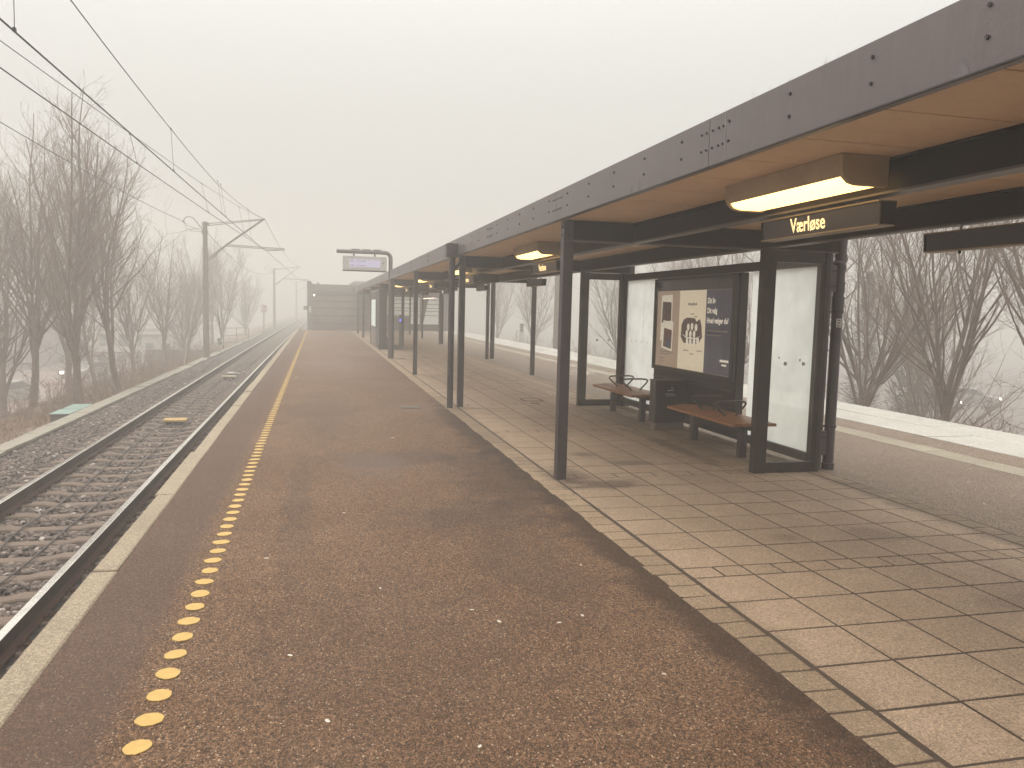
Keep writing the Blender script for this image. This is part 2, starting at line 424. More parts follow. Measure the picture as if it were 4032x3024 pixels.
def add_slab(b, x0, x1, y0, y1, z=0., g=.0078, be=.0025, jit=.0007, rot=.0):
    cx, cy_ = (x0 + x1) / 2, (y0 + y1) / 2
    dz = [R.gauss(0, jit) for _ in range(3)]
    hx, hy = (x1 - x0) / 2 - g, (y1 - y0) / 2 - g
    a = R.gauss(0, rot); ca, sa = math.cos(a), math.sin(a)
    def P(u, v, zz): return (cx + ca * u - sa * v, cy_ + sa * u + ca * v, z + zz + dz[0] + dz[1] * u * 2 + dz[2] * v * 2)
    top = [P(-hx + be, -hy + be, 0), P(hx - be, -hy + be, 0), P(hx - be, hy - be, 0), P(-hx + be, hy - be, 0)]
    mid = [P(-hx, -hy, -be * .7), P(hx, -hy, -be * .7), P(hx, hy, -be * .7), P(-hx, hy, -be * .7)]
    bot = [P(-hx, -hy, -.03), P(hx, -hy, -.03), P(hx, hy, -.03), P(-hx, hy, -.03)]
    fs = [(0, 1, 2, 3)] + [(i + 4, (i + 1) % 4 + 4, (i + 1) % 4, i) for i in range(4)] + [(i + 8, (i + 1) % 4 + 8, (i + 1) % 4 + 4, i + 4) for i in range(4)]
    b.add(top + mid + bot, fs)
cols = [2.224, 2.64, 3.045, 3.45, 3.853, 4.25, 4.61, 4.925]
rows = []
y = 4.25
for k in range(11): rows.append((y - .405, y, 0)); y -= .405
rows.append((4.25, 4.43, 1)); y = 4.43
while y < 53:
    for k in range(7): rows.append((y, y + .3786, 0)); y += .3786
    rows.append((y, y + .18, 1)); y += .18
pb = MB()
MANH = (3.58, 3.86, 12.95, 13.62)
for (a, c, half) in rows:
    for i in range(7):
        x0, x1 = cols[i], cols[i + 1]
        if half:
            xm = (x0 + x1) / 2 + .01
            add_slab(pb, x0, xm, a, c); add_slab(pb, xm, x1, a, c)
        else: add_slab(pb, x0, x1, a, c, rot=.004)
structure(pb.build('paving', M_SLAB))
sb = MB(); y = -1.5
while y < 53:
    d = .19 + R.uniform(-.012, .012)
    add_slab(sb, 2.005 + R.uniform(-.015, .012), 2.208 + R.uniform(-.006, .004), y, y + d, .001, .007, .004, .0005, .02); y += d
y = -1.5
while y < 53:
    d = .19 + R.uniform(-.01, .01)
    add_slab(sb, 4.932, 5.115 + R.uniform(-.012, .008), y, y + d, .001, .006, .004, .0005, .015); y += d
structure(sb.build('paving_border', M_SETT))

# coping along the left edge and pale slabs, guide strip along the right edge
M_COPE = slab_mat('coping_concrete', (.205, .157, .103), (.25, .195, .130), (.46, .39, .28))
cb = MB(); ys = [-7.0, -5.0, -3, -1.0, 1.0, 3.0, 4.98, 6.93, 8.86, 10.95] + [10.95 + 1.98 * k for k in range(1, 25)]
for i in range(len(ys) - 1):
    j = R.uniform(-.006, .006)
    if i in (7, 8): j += .01 * (-1) ** i
    add_slab(cb, -1.30 + j, -1.148, ys[i], ys[i + 1], .002, .005, .01, .002)
    x0, x1 = -1.295 + j, -1.15
    cb.box(x0, x1, ys[i] + .006, ys[i + 1] - .006, -.13, -.029)
structure(cb.build('platform_edge', M_COPE))
M_PALE = slab_mat('pale_edge_slab', (.34, .32, .285), (.39, .365, .33), (.42, .40, .36))
M_GUIDE = slab_mat('guide_tile', (.215, .18, .13), (.28, .24, .18), (.4, .36, .3))
wb = MB(); y = -6
while y < 58:
    add_slab(wb, 8.11, 8.895, y, y + 3.0, .004, .010, .006, .0008); add_slab(wb, 8.895, 9.70, y + .9, y + 3.9, .004, .010, .006, .0008)
    y += 3.0
structure(wb.build('platform_edge', M_PALE))
sheet('platform_edge', 8.12, 9.69, -8, 59, -.03, .13, M_CONC)
gb = MB(); y = -6
while y < 58:
    add_slab(gb, 7.13, 7.51, y, y + .4, .003, .002, .004, .0008, .002); y += .4
structure(gb.build('guide_strip', M_GUIDE))
gbed = sheet('guide_strip_bed', 7.12, 7.52, -8, 59, -.02, .13, M_DIRT)

# crack across the asphalt
ck = MB(); px, py = 1.1, 8.86; pts = []
while px < 2.9 - .9: pts.append((px, py)); px += R.uniform(.03, .07); py = 8.86 - (px - 1.1) * .03 + R.uniform(-.012, .012)
for (a, b_) in zip(pts, pts[1:]):
    w = R.uniform(.004, .009); ck.add([(a[0], a[1] - w, .003), (b_[0], b_[1] - w, .003), (b_[0], b_[1] + w, .003), (a[0], a[1] + w, .003)], [(0, 1, 2, 3)])
structure(ck.build('asphalt_crack', M_DIRT))

# yellow dots
M_DOT, t, p = new_mat('yellow_road_paint'); b = NB(t)
c = b.mix(b.mr(b.noise(20, 5, .7), .3, .7), (.365, .222, .050), (.43, .275, .072)); 
fn = b.noise(160, 3, .8); c = b.mix(b.mr(fn, .60, .72, 0, .8), c, (.16, .09, .04))
b.l(c, p.inputs['Base Color']); p.inputs['Roughness'].default_value = .6; b.bump(fn, .5, .004, p)
dots = []
for v in range(5):
    mbx = MB(); n = 26; pts = []
    for k in range(n):
        a = 2 * math.pi * k / n; r = .048 * (1 + R.uniform(-.06, .06) + .05 * math.sin(2 * a + v)); pts.append((r * math.cos(a), r * math.sin(a) * (1.02 + .1 * (v % 2))))
    mbx.prism_z(pts, .001, .0042)
    dots.append(mbx)
ndot = 247
proto = []
for k in range(ndot):
    yy = 2.927 + .1945 * k
    x = -.625 + R.uniform(-.004, .004)
    if k < 5: o = dots[k].build('painted_dot', M_DOT); proto.append(o)
    else: o = proto[k % 5].copy(); COL.objects.link(o)
    o.location = (x, yy, 0); o.rotation_euler = (0, 0, R.uniform(0, 6.28))
    tag(o, 'round yellow painted dot in the long dotted safety line along the platform edge', 'painted dot', 'yellow dots of the safety line')

# ------------------------------------------------------------ track
def curve_x(y): return 0.00006 * max(0, y - 12) ** 2
def rail_obj(name, x0, label):
    prof = [(-.075, -.172), (.075, -.172), (.075, -.160), (.012, -.145), (.010, -.045), (.036, -.036), (.036, -.006), (.028, 0), (-.028, 0), (-.036, -.006), (-.036, -.036), (-.010, -.045), (-.012, -.145), (-.075, -.160)]
    root = thing(name, label, 'rail', (x0, 2, -.92))
    ys = list(np.arange(-6, 160, 2.0))
    vs = []; fs = []; mi = []
    n = len(prof)
    for y in ys:
        for (u, w) in prof: vs.append((u + curve_x(y), y - 2, w))
    for i in range(len(ys) - 1):
        for k in range(n):
            fs.append((i * n + k, i * n + (k + 1) % n, (i + 1) * n + (k + 1) % n, (i + 1) * n + k)); mi.append(1 if k in (6, 7, 8) else 0)
    me = bpy.data.meshes.new('rail_web'); 
    f0 = [f for f, q in zip(fs, mi) if not q]; f1 = [f for f, q in zip(fs, mi) if q]
    me.from_pydata(vs, [], [f[::-1] for f in f0]); me.materials.append(M_RUST); link(bpy.data.objects.new('rail_web', me), root)
    me = bpy.data.meshes.new('rail_head'); me.from_pydata(vs, [], [f[::-1] for f in f1]); me.materials.append(M_RAILTOP); link(bpy.data.objects.new('rail_head', me), root)
    return root
XR, XL = -2.305, -3.81
rail_obj('rail', XR, 'steel rail running right beside the platform edge, with a shiny worn top')
rail_obj('rail', XL, 'steel rail on the gravel side of the left track, away from the platform')
rail_obj('rail', 10.75, 'rail of the track beyond the pale edge slabs, nearer the platform')
rail_obj('rail', 12.25, 'rail of the track beyond the pale edge slabs, nearer the bare trees')

M_SLEEP = simple('sleeper_concrete', (.110, .074, .052), .85, 0, .2, 4, .4, 50, dirt=(.09, .055, .04, .8))
def make_sleeper():
    root = thing('railway_sleeper', '', 'sleeper', (0, 0, 0))
    m = MB()
    prof = []
    hw = 1.25
    xs = [-hw, -1.05, -.45, -.3, .3, .45, 1.05, hw]; zt = [-.195, -.180, -.176, -.205, -.205, -.176, -.180, -.195]
    vs = []
    for x, z in zip(xs, zt):
        w = .112 if abs(x) > .35 else .098
        vs += [(x, -w - .02, -.36), (x, -w + .01, z - .015), (x, -w + .025, z), (x, w - .025, z), (x, w - .01, z - .015), (x, w + .02, -.36)]
    fs = []
    for i in range(len(xs) - 1):
        for k in range(5): a = i * 6 + k; fs.append((a, a + 6, a + 7, a + 1))
    fs.append(tuple(range(6))); fs.append(tuple(range(len(vs) - 1, len(vs) - 7, -1)))
    m.add(vs, fs); m.build('concrete_body', M_SLEEP, root)
    for sx_ in (-.7525, .7525):
        c = MB()
        c.box(sx_ - .115, sx_ + .115, -.075, .075, -.178, -.171)
        for q in (-1, 1):
            e = sx_ + q * .095
            for w in (-.035, .035):
                c.tube([(e - q * .028, w, -.158), (e + q * .01, w * 1.3, -.138), (e + q * .045, w * .9, -.15), (e + q * .05, w * .2, -.165)], .009, 5)
            c.cyl((e + q * .012, 0, -.175), .014, .045, 'z', 6)
        c.build('rail_clip', M_CLIP, root)
    return root
SL = make_sleeper()
far_body = SL.children[0]
cx0 = (XR + XL) / 2
SGRP = 'concrete sleepers of the left track'
first = True; y = 1.2; k = 0
while y < 130:
    lab = 'concrete sleeper lying crosswise under the two rails of the left track'
    loc = (cx0 + curve_x(y), y, -.92)
    if y < 40:
        if first: o = SL; first = False; o.location = loc
        else: o = dup(SL, loc)
        tag(o, lab, 'sleeper', SGRP)
    else:
        o = far_body.copy(); COL.objects.link(o); o.parent = None; o.name = 'railway_sleeper'; o.location = loc; tag(o, lab, 'sleeper', SGRP)
    o.rotation_euler = (0, 0, R.gauss(0, .004)); y += .6

# ballast
M_STONE, t, p = new_mat('ballast_stone'); b = NB(t)
g = b.n('ShaderNodeNewGeometry')
c = b.mix(b.mr(g.outputs['Random Per Island'], 0, 1), (.018, .011, .009), (.160, .118, .096))
c = b.mix(b.mr(b.noise(25, 5, .7), .45, .75, 0, .35), c, (.12, .065, .042))
c = b.mix(b.math('GREATER_THAN', g.outputs['Random Per Island'], .975), c, (.34, .29, .25))
b.l(c, p.inputs['Base Color']); p.inputs['Roughness'].default_value = .8; b.bump(b.noise(60, 3), .4, .006, p)
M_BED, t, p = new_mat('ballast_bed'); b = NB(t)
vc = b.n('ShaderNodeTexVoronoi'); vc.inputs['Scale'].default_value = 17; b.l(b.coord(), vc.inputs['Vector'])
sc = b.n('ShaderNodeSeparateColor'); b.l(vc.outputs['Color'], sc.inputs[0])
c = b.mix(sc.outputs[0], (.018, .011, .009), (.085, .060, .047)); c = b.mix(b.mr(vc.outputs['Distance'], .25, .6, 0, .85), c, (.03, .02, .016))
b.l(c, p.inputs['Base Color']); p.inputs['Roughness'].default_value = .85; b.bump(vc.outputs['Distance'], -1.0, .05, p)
def bed(x0, x1, y0, y1, zf, name='ballast', label=None):
    xs = np.linspace(x0, x1, 16); ys = np.linspace(y0, y1, 260)
    X, Y = np.meshgrid(xs, ys); Z = np.vectorize(zf)(X) + NR.normal(0, .008, X.shape)
    X = X + 0.00006 * np.maximum(0, Y - 12) ** 2
    ny, nx = X.shape; idx = np.arange(nx * ny).reshape(ny, nx)
    F = np.stack([idx[:-1, :-1], idx[:-1, 1:], idx[1:, 1:], idx[1:, :-1]], -1).reshape(-1, 4)
    o = np_mesh(name, np.stack([X.ravel(), Y.ravel(), Z.ravel()], -1), F, M_BED); o.data.shade_smooth(); return structure(o)
def bz(x):
    return float(np.interp(x, [-5.6, -5.0, -4.7, -4.45, -4.2, -1.6, -1.1], [-1.15, -1.12, -1.09, -1.10, -1.15, -1.15, -1.18]))
bed(-5.62, -1.09, -6, 150, bz, 'track_bed')
bed(9.41, 13.7, -6, 150, lambda x: -1.17, 'track_bed')

ico_v = []
ph = (1 + 5 ** .5) / 2
for a in (-1, 1):
    for c_ in (-ph, ph): ico_v += [(0, a, c_), (a, c_, 0), (c_, 0, a)]
ico_v = np.array(ico_v) / math.sqrt(1 + ph * ph)
# faces of the convex hull
def hull_faces(V):
    fs = []
    n = len(V)
    for i in range(n):
        for j in range(i + 1, n):
            for k in range(j + 1, n):
                nrm = np.cross(V[j] - V[i], V[k] - V[i]); d = (V - V[i]) @ nrm
                if (d <= 1e-6).all(): fs.append((i, j, k))
                elif (d >= -1e-6).all(): fs.append((i, k, j))
    return np.array(fs)
ico_f = hull_faces(ico_v)
def scatter_stones(n, name, sampler, s0, s1, mat):
    P = sampler(n); n = len(P)
    sc_ = NR.uniform(s0, s1, (n, 1, 1)) * NR.uniform(.6, 1.25, (n, 1, 3))
    V = ico_v[None] * NR.uniform(.72, 1.25, (n, 12, 1)) * sc_
    V[:, :, 2] *= .72
    a = NR.uniform(0, 6.28, n); ca, sa = np.cos(a)[:, None], np.sin(a)[:, None]
    tl = NR.normal(0, .45, n); ct, st = np.cos(tl)[:, None], np.sin(tl)[:, None]
    x, y, z = V[..., 0], V[..., 1], V[..., 2]
    x, z = x * ct - z * st, x * st + z * ct
    V = np.stack([x * ca - y * sa, x * sa + y * ca, z], -1) + P[:, None, :]
    F = ico_f[None] + (np.arange(n) * 12)[:, None, None]
    return np_mesh(name, V.reshape(-1, 3), F.reshape(-1, 3), mat)
def samp(n):
    # denser near the camera
    y = 3.5 + 36 * NR.uniform(0, 1, n) ** 1.5
    x = NR.uniform(-5.25, -1.35, n)
    z = np.interp(x, [-5.6, -5.0, -4.7, -4.45, -4.2, -1.6, -1.1], [-1.15, -1.12, -1.09, -1.10, -1.145, -1.145, -1.18]) + NR.uniform(-.015, .022, n)
    ph_ = ((y - 1.2 + .3) % .6) - .3
    on = (np.abs(ph_) < .135) & (x > -4.33) & (x < -1.8)
    railfoot = (np.abs(x - XR) < .11) | (np.abs(x - XL) < .11)
    keep = ~(on | railfoot)
    x = x + 0.00006 * np.maximum(0, y - 12) ** 2
    return np.stack([x, y, z], -1)[keep]
o = scatter_stones(85000, 'ballast_stones', samp, .024, .046, M_STONE)
o.name = 'ballast'; tag(o, 'loose grey brown crushed stone ballast around the sleepers', 'ballast', kind='stuff')

# signal cables between the rails
def wig(x0, seed, ys, z, amp):
    rr = random.Random(seed); pts = []; x = x0
    for y in ys:
        x += rr.gauss(0, amp * .5) + (x0 - x) * .25
        zz = z + rr.uniform(-.008, .012)
        pts.append((x + curve_x(y), y, zz))
    return pts
for k, (x0, sd, lab) in enumerate(((-3.28, 3, 'thin black cable lying over the sleepers, nearer the gravel side rail'), (-2.86, 9, 'thin black cable lying over the sleepers, nearer the platform side rail'))):
    m = MB((x0, 4, -1.1)); m.tube(wig(x0, sd, np.arange(3, 46, .45), -1.098, .05), .011, 6)
    tag(m.build('track_cable', M_CABLE2, smooth=True), lab, 'cable')

# balises
def balise(y, label, mat):
    r = thing('track_balise', label, 'balise', (-3.06, y, -1.10))
    m = MB(); m.prism_z([(-.24, -.14), (-.2, -.18), (.2, -.18), (.24, -.14), (.24, .14), (.2, .18), (-.2, .18), (-.24, .14)], .055, .10); m.build('top_plate', mat, r, bevel=.006)
    m = MB(); m.box(-.17, -.1, -.05, .05, -.03, .054); m.box(.1, .17, -.05, .05, -.03, .054); m.box(-.2, .2, -.12, -.06, .03, .0545); m.build('bracket', M_RUST, r)
balise(18.6, 'flat yellow trackside box between the rails, nearest to the viewer', M_YEL)
balise(29.6, 'pale yellowish trackside box between the rails, farther off in the fog', simple('pale_yellow', (.33, .26, .17), .6))
b_ = MB((-3.02, 31.4, -1.08)); b_.box(-3.3, -2.85, 31.3, 31.5, -1.09, -1.05); b_.box(-3.32, -3.1, 31.55, 31.8, -1.09, -1.04)
tag(b_.build('concrete_plate', M_PALE, bevel=.01), 'broken pale concrete plate lying between the rails behind the far trackside box', 'concrete plate')
for (x, y, s, lab) in ((-3.42, 10.9, .055, 'crumpled white paper scrap lying on a sleeper near the gravel side rail'), (-2.98, 10.7, .035, 'small crumpled white paper scrap between the two cables')):
    m = MB((x, y, -1.09)); vs = [(x + R.uniform(-s, s), y + R.uniform(-s, s) * .7, -1.10 + R.uniform(0, s * .8)) for _ in range(9)]
    m.add(vs, [(0, 1, 2), (2, 3, 4), (1, 4, 5), (5, 6, 7), (0, 7, 8), (3, 8, 6), (1, 3, 7), (2, 5, 8)])
    tag(m.build('paper_scrap', M_WHITE), lab, 'litter')

# cable duct with loose concrete covers
M_DUCT = simple('duct_cover_concrete', (.215, .19, .150), .85, 0, .15, 3, .3, 40, dirt=(.12, .095, .065, .7))
dproto = MB(); dproto.box(-.165, .165, -.49, .49, 0, .06)
def duct_x(y): return float(np.interp(y, [8, 15, 28, 40, 60, 100], [-5.42, -5.36, -5.25, -5.12, -4.95, -4.6]))
d0 = None; y = 6.5
while y < 75:
    if d0 is None: o = d0 = dproto.build('duct_cover', M_DUCT, bevel=.008)
    else: o = d0.copy(); COL.objects.link(o)
    j = 1 if y < 34 else 2.2
    o.location = (duct_x(y) + R.gauss(0, .008 * j), y, -1.09 + R.uniform(-.006, .01) * j); o.rotation_euler = (R.gauss(0, .008 * j), R.gauss(0, .02 * j), R.gauss(0, .009 * j) - (.008))
    tag(o, 'flat grey concrete cover slab in the long row along the gravel shoulder', 'cover slab', 'concrete cover slabs of the trackside cable duct')
    y += 1.0
sheet('duct_trough', -5.6, -5.2, 6, 34, -1.095, .1, M_DIRT)

# dry grass
M_GRASS, t, p = new_mat('dry_grass'); b = NB(t)
g = b.n('ShaderNodeNewGeometry'); c = b.mix(g.outputs['Random Per Island'], (.20, .115, .045), (.42, .27, .12)); b.l(c, p.inputs['Base Color']); p.inputs['Roughness'].default_value = .8
def blades(n, sampler, h0, h1, w, name, mat, lean=.5):
    P = sampler(n); n = len(P)
    h = NR.uniform(h0, h1, n); a = NR.uniform(0, 6.28, n); dx, dy = np.cos(a), np.sin(a)
    la = NR.uniform(0, 6.28, n); ll = NR.uniform(.1, lean, n) * h * 1.4
    A = P + np.stack([dx * w, dy * w, 0 * h], -1); B = P - np.stack([dx * w, dy * w, 0 * h], -1)
    T = P + np.stack([np.cos(la) * ll, np.sin(la) * ll, h], -1)
    V = np.stack([A, B, T], 1).reshape(-1, 3); F = np.arange(3 * n).reshape(-1, 3)
    return np_mesh(name, V, F, mat)
def gsamp(n):
    y = 8 + 46 * NR.uniform(0, 1, n) ** 1.3
    side = NR.uniform(0, 1, n)
    dx = np.interp(y, [8, 15, 28, 40, 60], [-5.42, -5.36, -5.25, -5.12, -4.95])
    x = np.where(side < .45, dx + .20 + np.abs(NR.normal(0, .10, n)), dx - .2 - np.abs(NR.normal(0, .28, n)))
    cl = np.sin(y * 5.1) * np.cos(y * 2.3 + x * 7) + NR.normal(0, .5, n)
    k = cl > -.1
    x, y = x[k], y[k]
    k = ~((x < -5.62) & (y > 18) & (y < 24.5)); x, y = x[k], y[k]
    return np.stack([x, y, np.minimum(-1.13, np.array([ground_z(q) for q in x]) + .0)], -1)
tag(blades(26000, gsamp, .03, .12, .004, 'dry_grass', M_GRASS, 1.2), 'tufts of dry yellow brown grass beside the concrete cover slabs', 'grass', kind='stuff')

# electrical cabinets
M_TEAL = simple('pale_green_lid', (.20, .285, .25), .5, 0, .15, 5, dirt=(.3, .35, .31, .4))
M_CAB = simple('cabinet_dark', (.055, .042, .044), .6, 0, .3, 6, .2, 40, dirt=(.10, .08, .08, .6))
def cabinet(x, y, label, L_=1.25):
    r = thing('cable_cabinet', label, 'cabinet', (x, y, -1.80))
    MB().box(-.22, .22, 0, L_, 0, .49).build('box', M_CAB, r, bevel=.01)
    m = MB(); m.box(-.24, .24, -.03, L_ + .03, .493, .52); m.build('lid', M_TEAL, r, bevel=.01)
cabinet(-6.29, 21.78, 'low dark box with pale green lid, nearer one beside the cover slabs', .82)
cabinet(-6.27, 22.78, 'low dark box with pale green lid, farther one beside the cover slabs', .95)

# ------------------------------------------------------------ overhead line
M_MAST = simple('mast_steel', (.20, .155, .125), .6, .1, .15, 2, .1, 40)
M_ARM = simple('arm_steel', (.20, .16, .14), .5, .3, .15, 4)
def make_mast(loc, label):
    r = thing('catenary_mast', label, 'mast', loc)
    X, Y, Z = loc
    def b(): return MB(loc)
    m = b(); m.tube([(X, Y, Z - .4), (X, Y, 5.36)], [.155, .105], 8); m.box(X - .13, X + .13, Y - .13, Y + .13, 4.80, 4.95); m.box(X - .12, X + .19, Y - .06, Y + .06, 5.20, 5.33); m.build('pole', M_MAST, r, smooth=True)
    for k, dy in enumerate((-.16, .16)):
        m = b(); m.tube([(X + .12, Y + dy * .6, 5.27 - k * .07), (-2.50, Y + dy, 5.60)], .022, 6); m.build('top_tube', M_ARM, r)
        m = b(); m.tube([(X + .13, Y + dy * .6, 3.66 - k * .09), (-4.21, Y + dy, 4.32), (-2.46, Y + dy, 5.64)], .028, 6)
        for q in range(5):
            f = .25 + q * .06; m.cyl((X + .13 + f * .8, Y + dy * .6, 3.66 - k * .09 + f * .62), .055, .02, 'x', 8)
        m.build('strut', M_ARM, r)
        m = b(); m.tube([(-4.23, Y + dy, 4.33 - k * .05), (-1.53, Y + dy, 4.24 - k * .04)], .022, 6); m.build('registration_arm', M_ARM, r)
        m = b(); m.tube([(-1.58, Y + dy, 4.20), (-2.0, Y + dy, 4.15), (-2.45 + .1 * k, Y + dy, 4.13)], .014, 5); m.build('steady_arm', M_ARM, r)
    m = b(); m.tube([(-6.10, Y, 5.34), (-6.02, Y, 5.50), (-5.86, Y, 5.57), (-5.66, Y, 5.52), (X - .1, Y, 4.98)], .022, 6)
    m.tube([(-6.08, Y, 5.30), (-5.95, Y, 5.02), (-5.7, Y, 4.90), (X - .1, Y, 4.88)], .012, 5); m.tube([(-6.08, Y, 5.30), (-5.9, Y, 5.14), (X - .1, Y, 4.93)], .012, 5)
    m.cyl((-6.13, Y, 5.30), .04, .09, 'x', 6); m.build('feeder_bracket', M_ARM, r)
    m = b(); m.add([(X + .02, Y - .162, .58), (X + .12, Y - .150, .58), (X + .07, Y - .156, .66)], [(0, 1, 2)]); m.build('warning_plate', M_YEL, r)
    return r
MA = make_mast((-5.15, 40, -1.0), 'tall round catenary mast beside the gravel, nearest one on the left')
dup(MA, (-4.47, 88, -1.0), label='catenary mast fading in the fog behind the triangular sign, second along the left track')
dup(MA, (-3.4, 136, -1.0), label='faintest catenary mast deep in the fog, third along the left track')
# right hand mast: plain pole, its top hidden by the canopy
r = thing('catenary_mast', 'thick pale catenary mast seen beyond the canopy on the right hand track', 'mast', (12.75, 41.6, -1.1))
MB().tube([(0, 0, -.3), (0, 0, 7.2)], [.165, .12], 8).build('pole', M_MAST, r, smooth=True)

def stay(a, b_, f, label):
    a = np.array(a); bb = np.array(b_); m_ = a + (bb - a) * f
    r = thing('guy_stay', label, 'stay', tuple(a))
    MB(tuple(a)).tube([a, m_], .035, 6).build('rod', M_MAST, r)
    MB(tuple(a)).tube([m_, bb], .009, 4).build('wire', M_ARM, r)
stay((-5.50, 35.7, -1.1), (-5.2, 39.9, 4.45), .47, 'thin slanting stay rod anchored in front of the nearest mast')
stay((-5.20, 47.6, -1.1), (-5.1, 40.1, 4.45), .42, 'thin slanting stay rod anchored behind the nearest mast')

def wire(name, pts, r, label):
    P = np.array(pts, float)
    ys = np.unique(np.concatenate([np.linspace(P[0, 1], P[-1, 1], 60), P[:, 1]]))
    # smooth parabola-like interpolation through points
    xs = np.interp(ys, P[:, 1], P[:, 0])
    deg = 2 if len(P) > 3 else 1
    zs = np.polyval(np.polyfit(P[:, 1], P[:, 2], deg), ys) if len(P) > 3 else np.interp(ys, P[:, 1], P[:, 2])
    m = MB(tuple(P[0])); m.tube(list(zip(xs, ys, zs)), r * 1.2, 6)
    return tag(m.build(name, M_CABLE, smooth=True), label, 'wire')
wire('contact_wire', [(-2.86, -6, 4.13), (-2.82, 8.4, 4.13), (-2.66, 24.3, 4.13), (-2.45, 39.85, 4.13), (-1.75, 88, 4.13), (-.7, 136, 4.13)][:2] + [(-2.66, 24.3, 4.13), (-2.45, 39.85, 4.13)], .0085, 'thicker lower contact wire above the track, right hand of the two pairs')
wire('contact_wire', [(-3.75, -2, 4.13), (-3.42, 10.1, 4.13), (-3.26, 16.2, 4.13), (-3.01, 24.1, 4.13), (-2.68, 32.7, 4.13), (-2.38, 40.15, 4.13)], .0075, 'lower contact wire above the track, left hand of the two pairs')
wire('messenger_wire', [(-2.83, -4, 5.9), (-2.79, 10.25, 4.97), (-2.77, 16.85, 4.93), (-2.78, 24.3, 5.05), (-2.55, 39.85, 5.62)], .006, 'thin upper wire above the track, right hand of the two pairs')
wire('messenger_wire', [(-3.72, 2, 4.35), (-3.53, 10.5, 4.52), (-3.37, 16.2, 4.67), (-3.18, 24.1, 4.93), (-2.9, 32, 5.24), (-2.48, 40.15, 5.62)], .005, 'thin upper wire above the track, left hand of the two pairs')
wire('feeder_wire', [(-6.1, -4, 5.6), (-6.1, 18, 5.03), (-6.1, 30, 5.12), (-6.1, 40, 5.33)], .0085, 'outermost wire left of the track passing in front of the bare trees')
wire('contact_wire', [(-2.4, 40.2, 4.13), (-1.8, 88, 4.13)], .01, 'lower wire running on into the fog beyond the nearest mast')
wire('messenger_wire', [(-2.45, 40.2, 5.62), (-2.3, 52, 5.15), (-2.1, 64, 5.0), (-1.9, 76, 5.15), (-1.85, 88, 5.6)], .008, 'upper sagging wire running on into the fog beyond the nearest mast')
wire('feeder_wire', [(-5.05, 40.2, 4.85), (-5.0, 52, 4.2), (-4.9, 64, 4.0), (-4.7, 76, 4.3), (-4.5, 87.8, 4.9)], .009, 'sagging wire from the nearest mast clamp to the next mast in the fog')
def dropper(a, b_, label):
    m = MB(a); m.tube([a, b_], .004, 4); m.box(a[0] - .012, a[0] + .012, a[1] - .02, a[1] + .02, a[2] - .02, a[2] + .02); m.box(b_[0] - .012, b_[0] + .012, b_[1] - .02, b_[1] + .02, b_[2] - .02, b_[2] + .02)
    tag(m.build('dropper_wire', M_CABLE), label, 'wire')
dropper((-2.81, 8.72, 4.14), (-2.80, 8.72, 5.02), 'short upright dropper wire at the top left corner of the view')
dropper((-2.73, 16.85, 4.14), (-2.77, 16.85, 4.93), 'upright dropper wire of the right hand pair, nearest one fully in view')
dropper((-3.26, 16.2, 4.14), (-3.37, 16.2, 4.66), 'slanting dropper wire with a small ring, left hand pair, nearest one')
dropper((-2.66, 24.35, 4.14), (-2.78, 24.35, 5.05), 'dropper wire of the right hand pair, second from the viewer')
dropper((-2.64, 25.0, 4.14), (-2.77, 25.0, 5.06), 'dropper wire hanging just behind the second one of the right hand pair')
dropper((-3.01, 24.1, 4.14), (-3.18, 24.1, 4.93), 'dropper wire of the left hand pair, second from the viewer')
dropper((-2.70, 32.0, 4.14), (-2.90, 32, 5.22), 'dropper wire of the left hand pair, third from the viewer')
dropper((-2.55, 33.2, 4.14), (-2.67, 33.2, 5.33), 'dropper wire of the right hand pair, third group from the viewer')

# ------------------------------------------------------------ signs along the track
def s_sign(loc, label, size=.31, cap=False):
    x, y, z = loc
    r = thing('stop_sign_board', label, 'sign', (x, y, -1.15))
    MB((x, y, -1.15)).cyl((x, y + .03, -1.2), .022, z + 1.2 - .15, 'z', 6).build('post', M_GALV, r)
    MB((x, y, -1.15)).box(x - size / 2, x + size / 2, y - .008, y + .008, z - size * .62, z + size * .62).build('plate', M_WHITE, r)
    text_mesh('S', size * 1.45, M_BLACK, r, (0, -.012, z + 1.15), FACE_NY, bold=.012, xs=1.05)
    if cap: MB((x, y, -1.15)).box(x - size / 2, x + size / 2, y - .008, y + .008, z + size * .64, z + size * .64 + .2).build('cap_plate', M_MAST, r)
s_sign((-5.02, 44.2, -.49), 'white plate with a black letter S beside the gravel near the left mast')
s_sign((12.75, 49.1, .34), 'white plate with a black letter S under a dark cap beyond the right hand track', .28, True)
r = thing('distant_signal_board', 'white and reddish signal board on a post far along the left track', 'sign', (-4.72, 75, -1.1))
MB().cyl((0, .03, -.2), .05, 2.2, 'z', 6).build('post', M_MAST, r)
MB().prism_y([(-.28, 1.9), (.26, 1.9), (.26, 2.5), (-.12, 2.6), (-.2, 2.4)], -.01, .01).build('plate', simple('reddish_plate', (.55, .30, .26), .6), r)
MB().prism_y([(-.2, 1.98), (.22, 2.22), (-.16, 2.42)], -.02, -.012).build('triangle', M_WHITE, r)
def railing(x, y, rz, zs, L_, label):
    r = thing('railing', label, 'railing', (x, y, -1.4), rz)
    for z in zs: MB().tube([(0, 0, z + 1.4), (L_, 0, z + 1.4)], .022, 6).build('rail_bar', M_GALV, r)
    for q in (0, L_ / 2, L_): MB().cyl((q, 0, -.3), .025, zs[-1] + 1.7, 'z', 6).build('post', M_MAST, r)
railing(-5.85, 53.5, 1.2, (-.98, -.52, -.06), 3.5, 'short pale three bar railing in the fog left of the track')
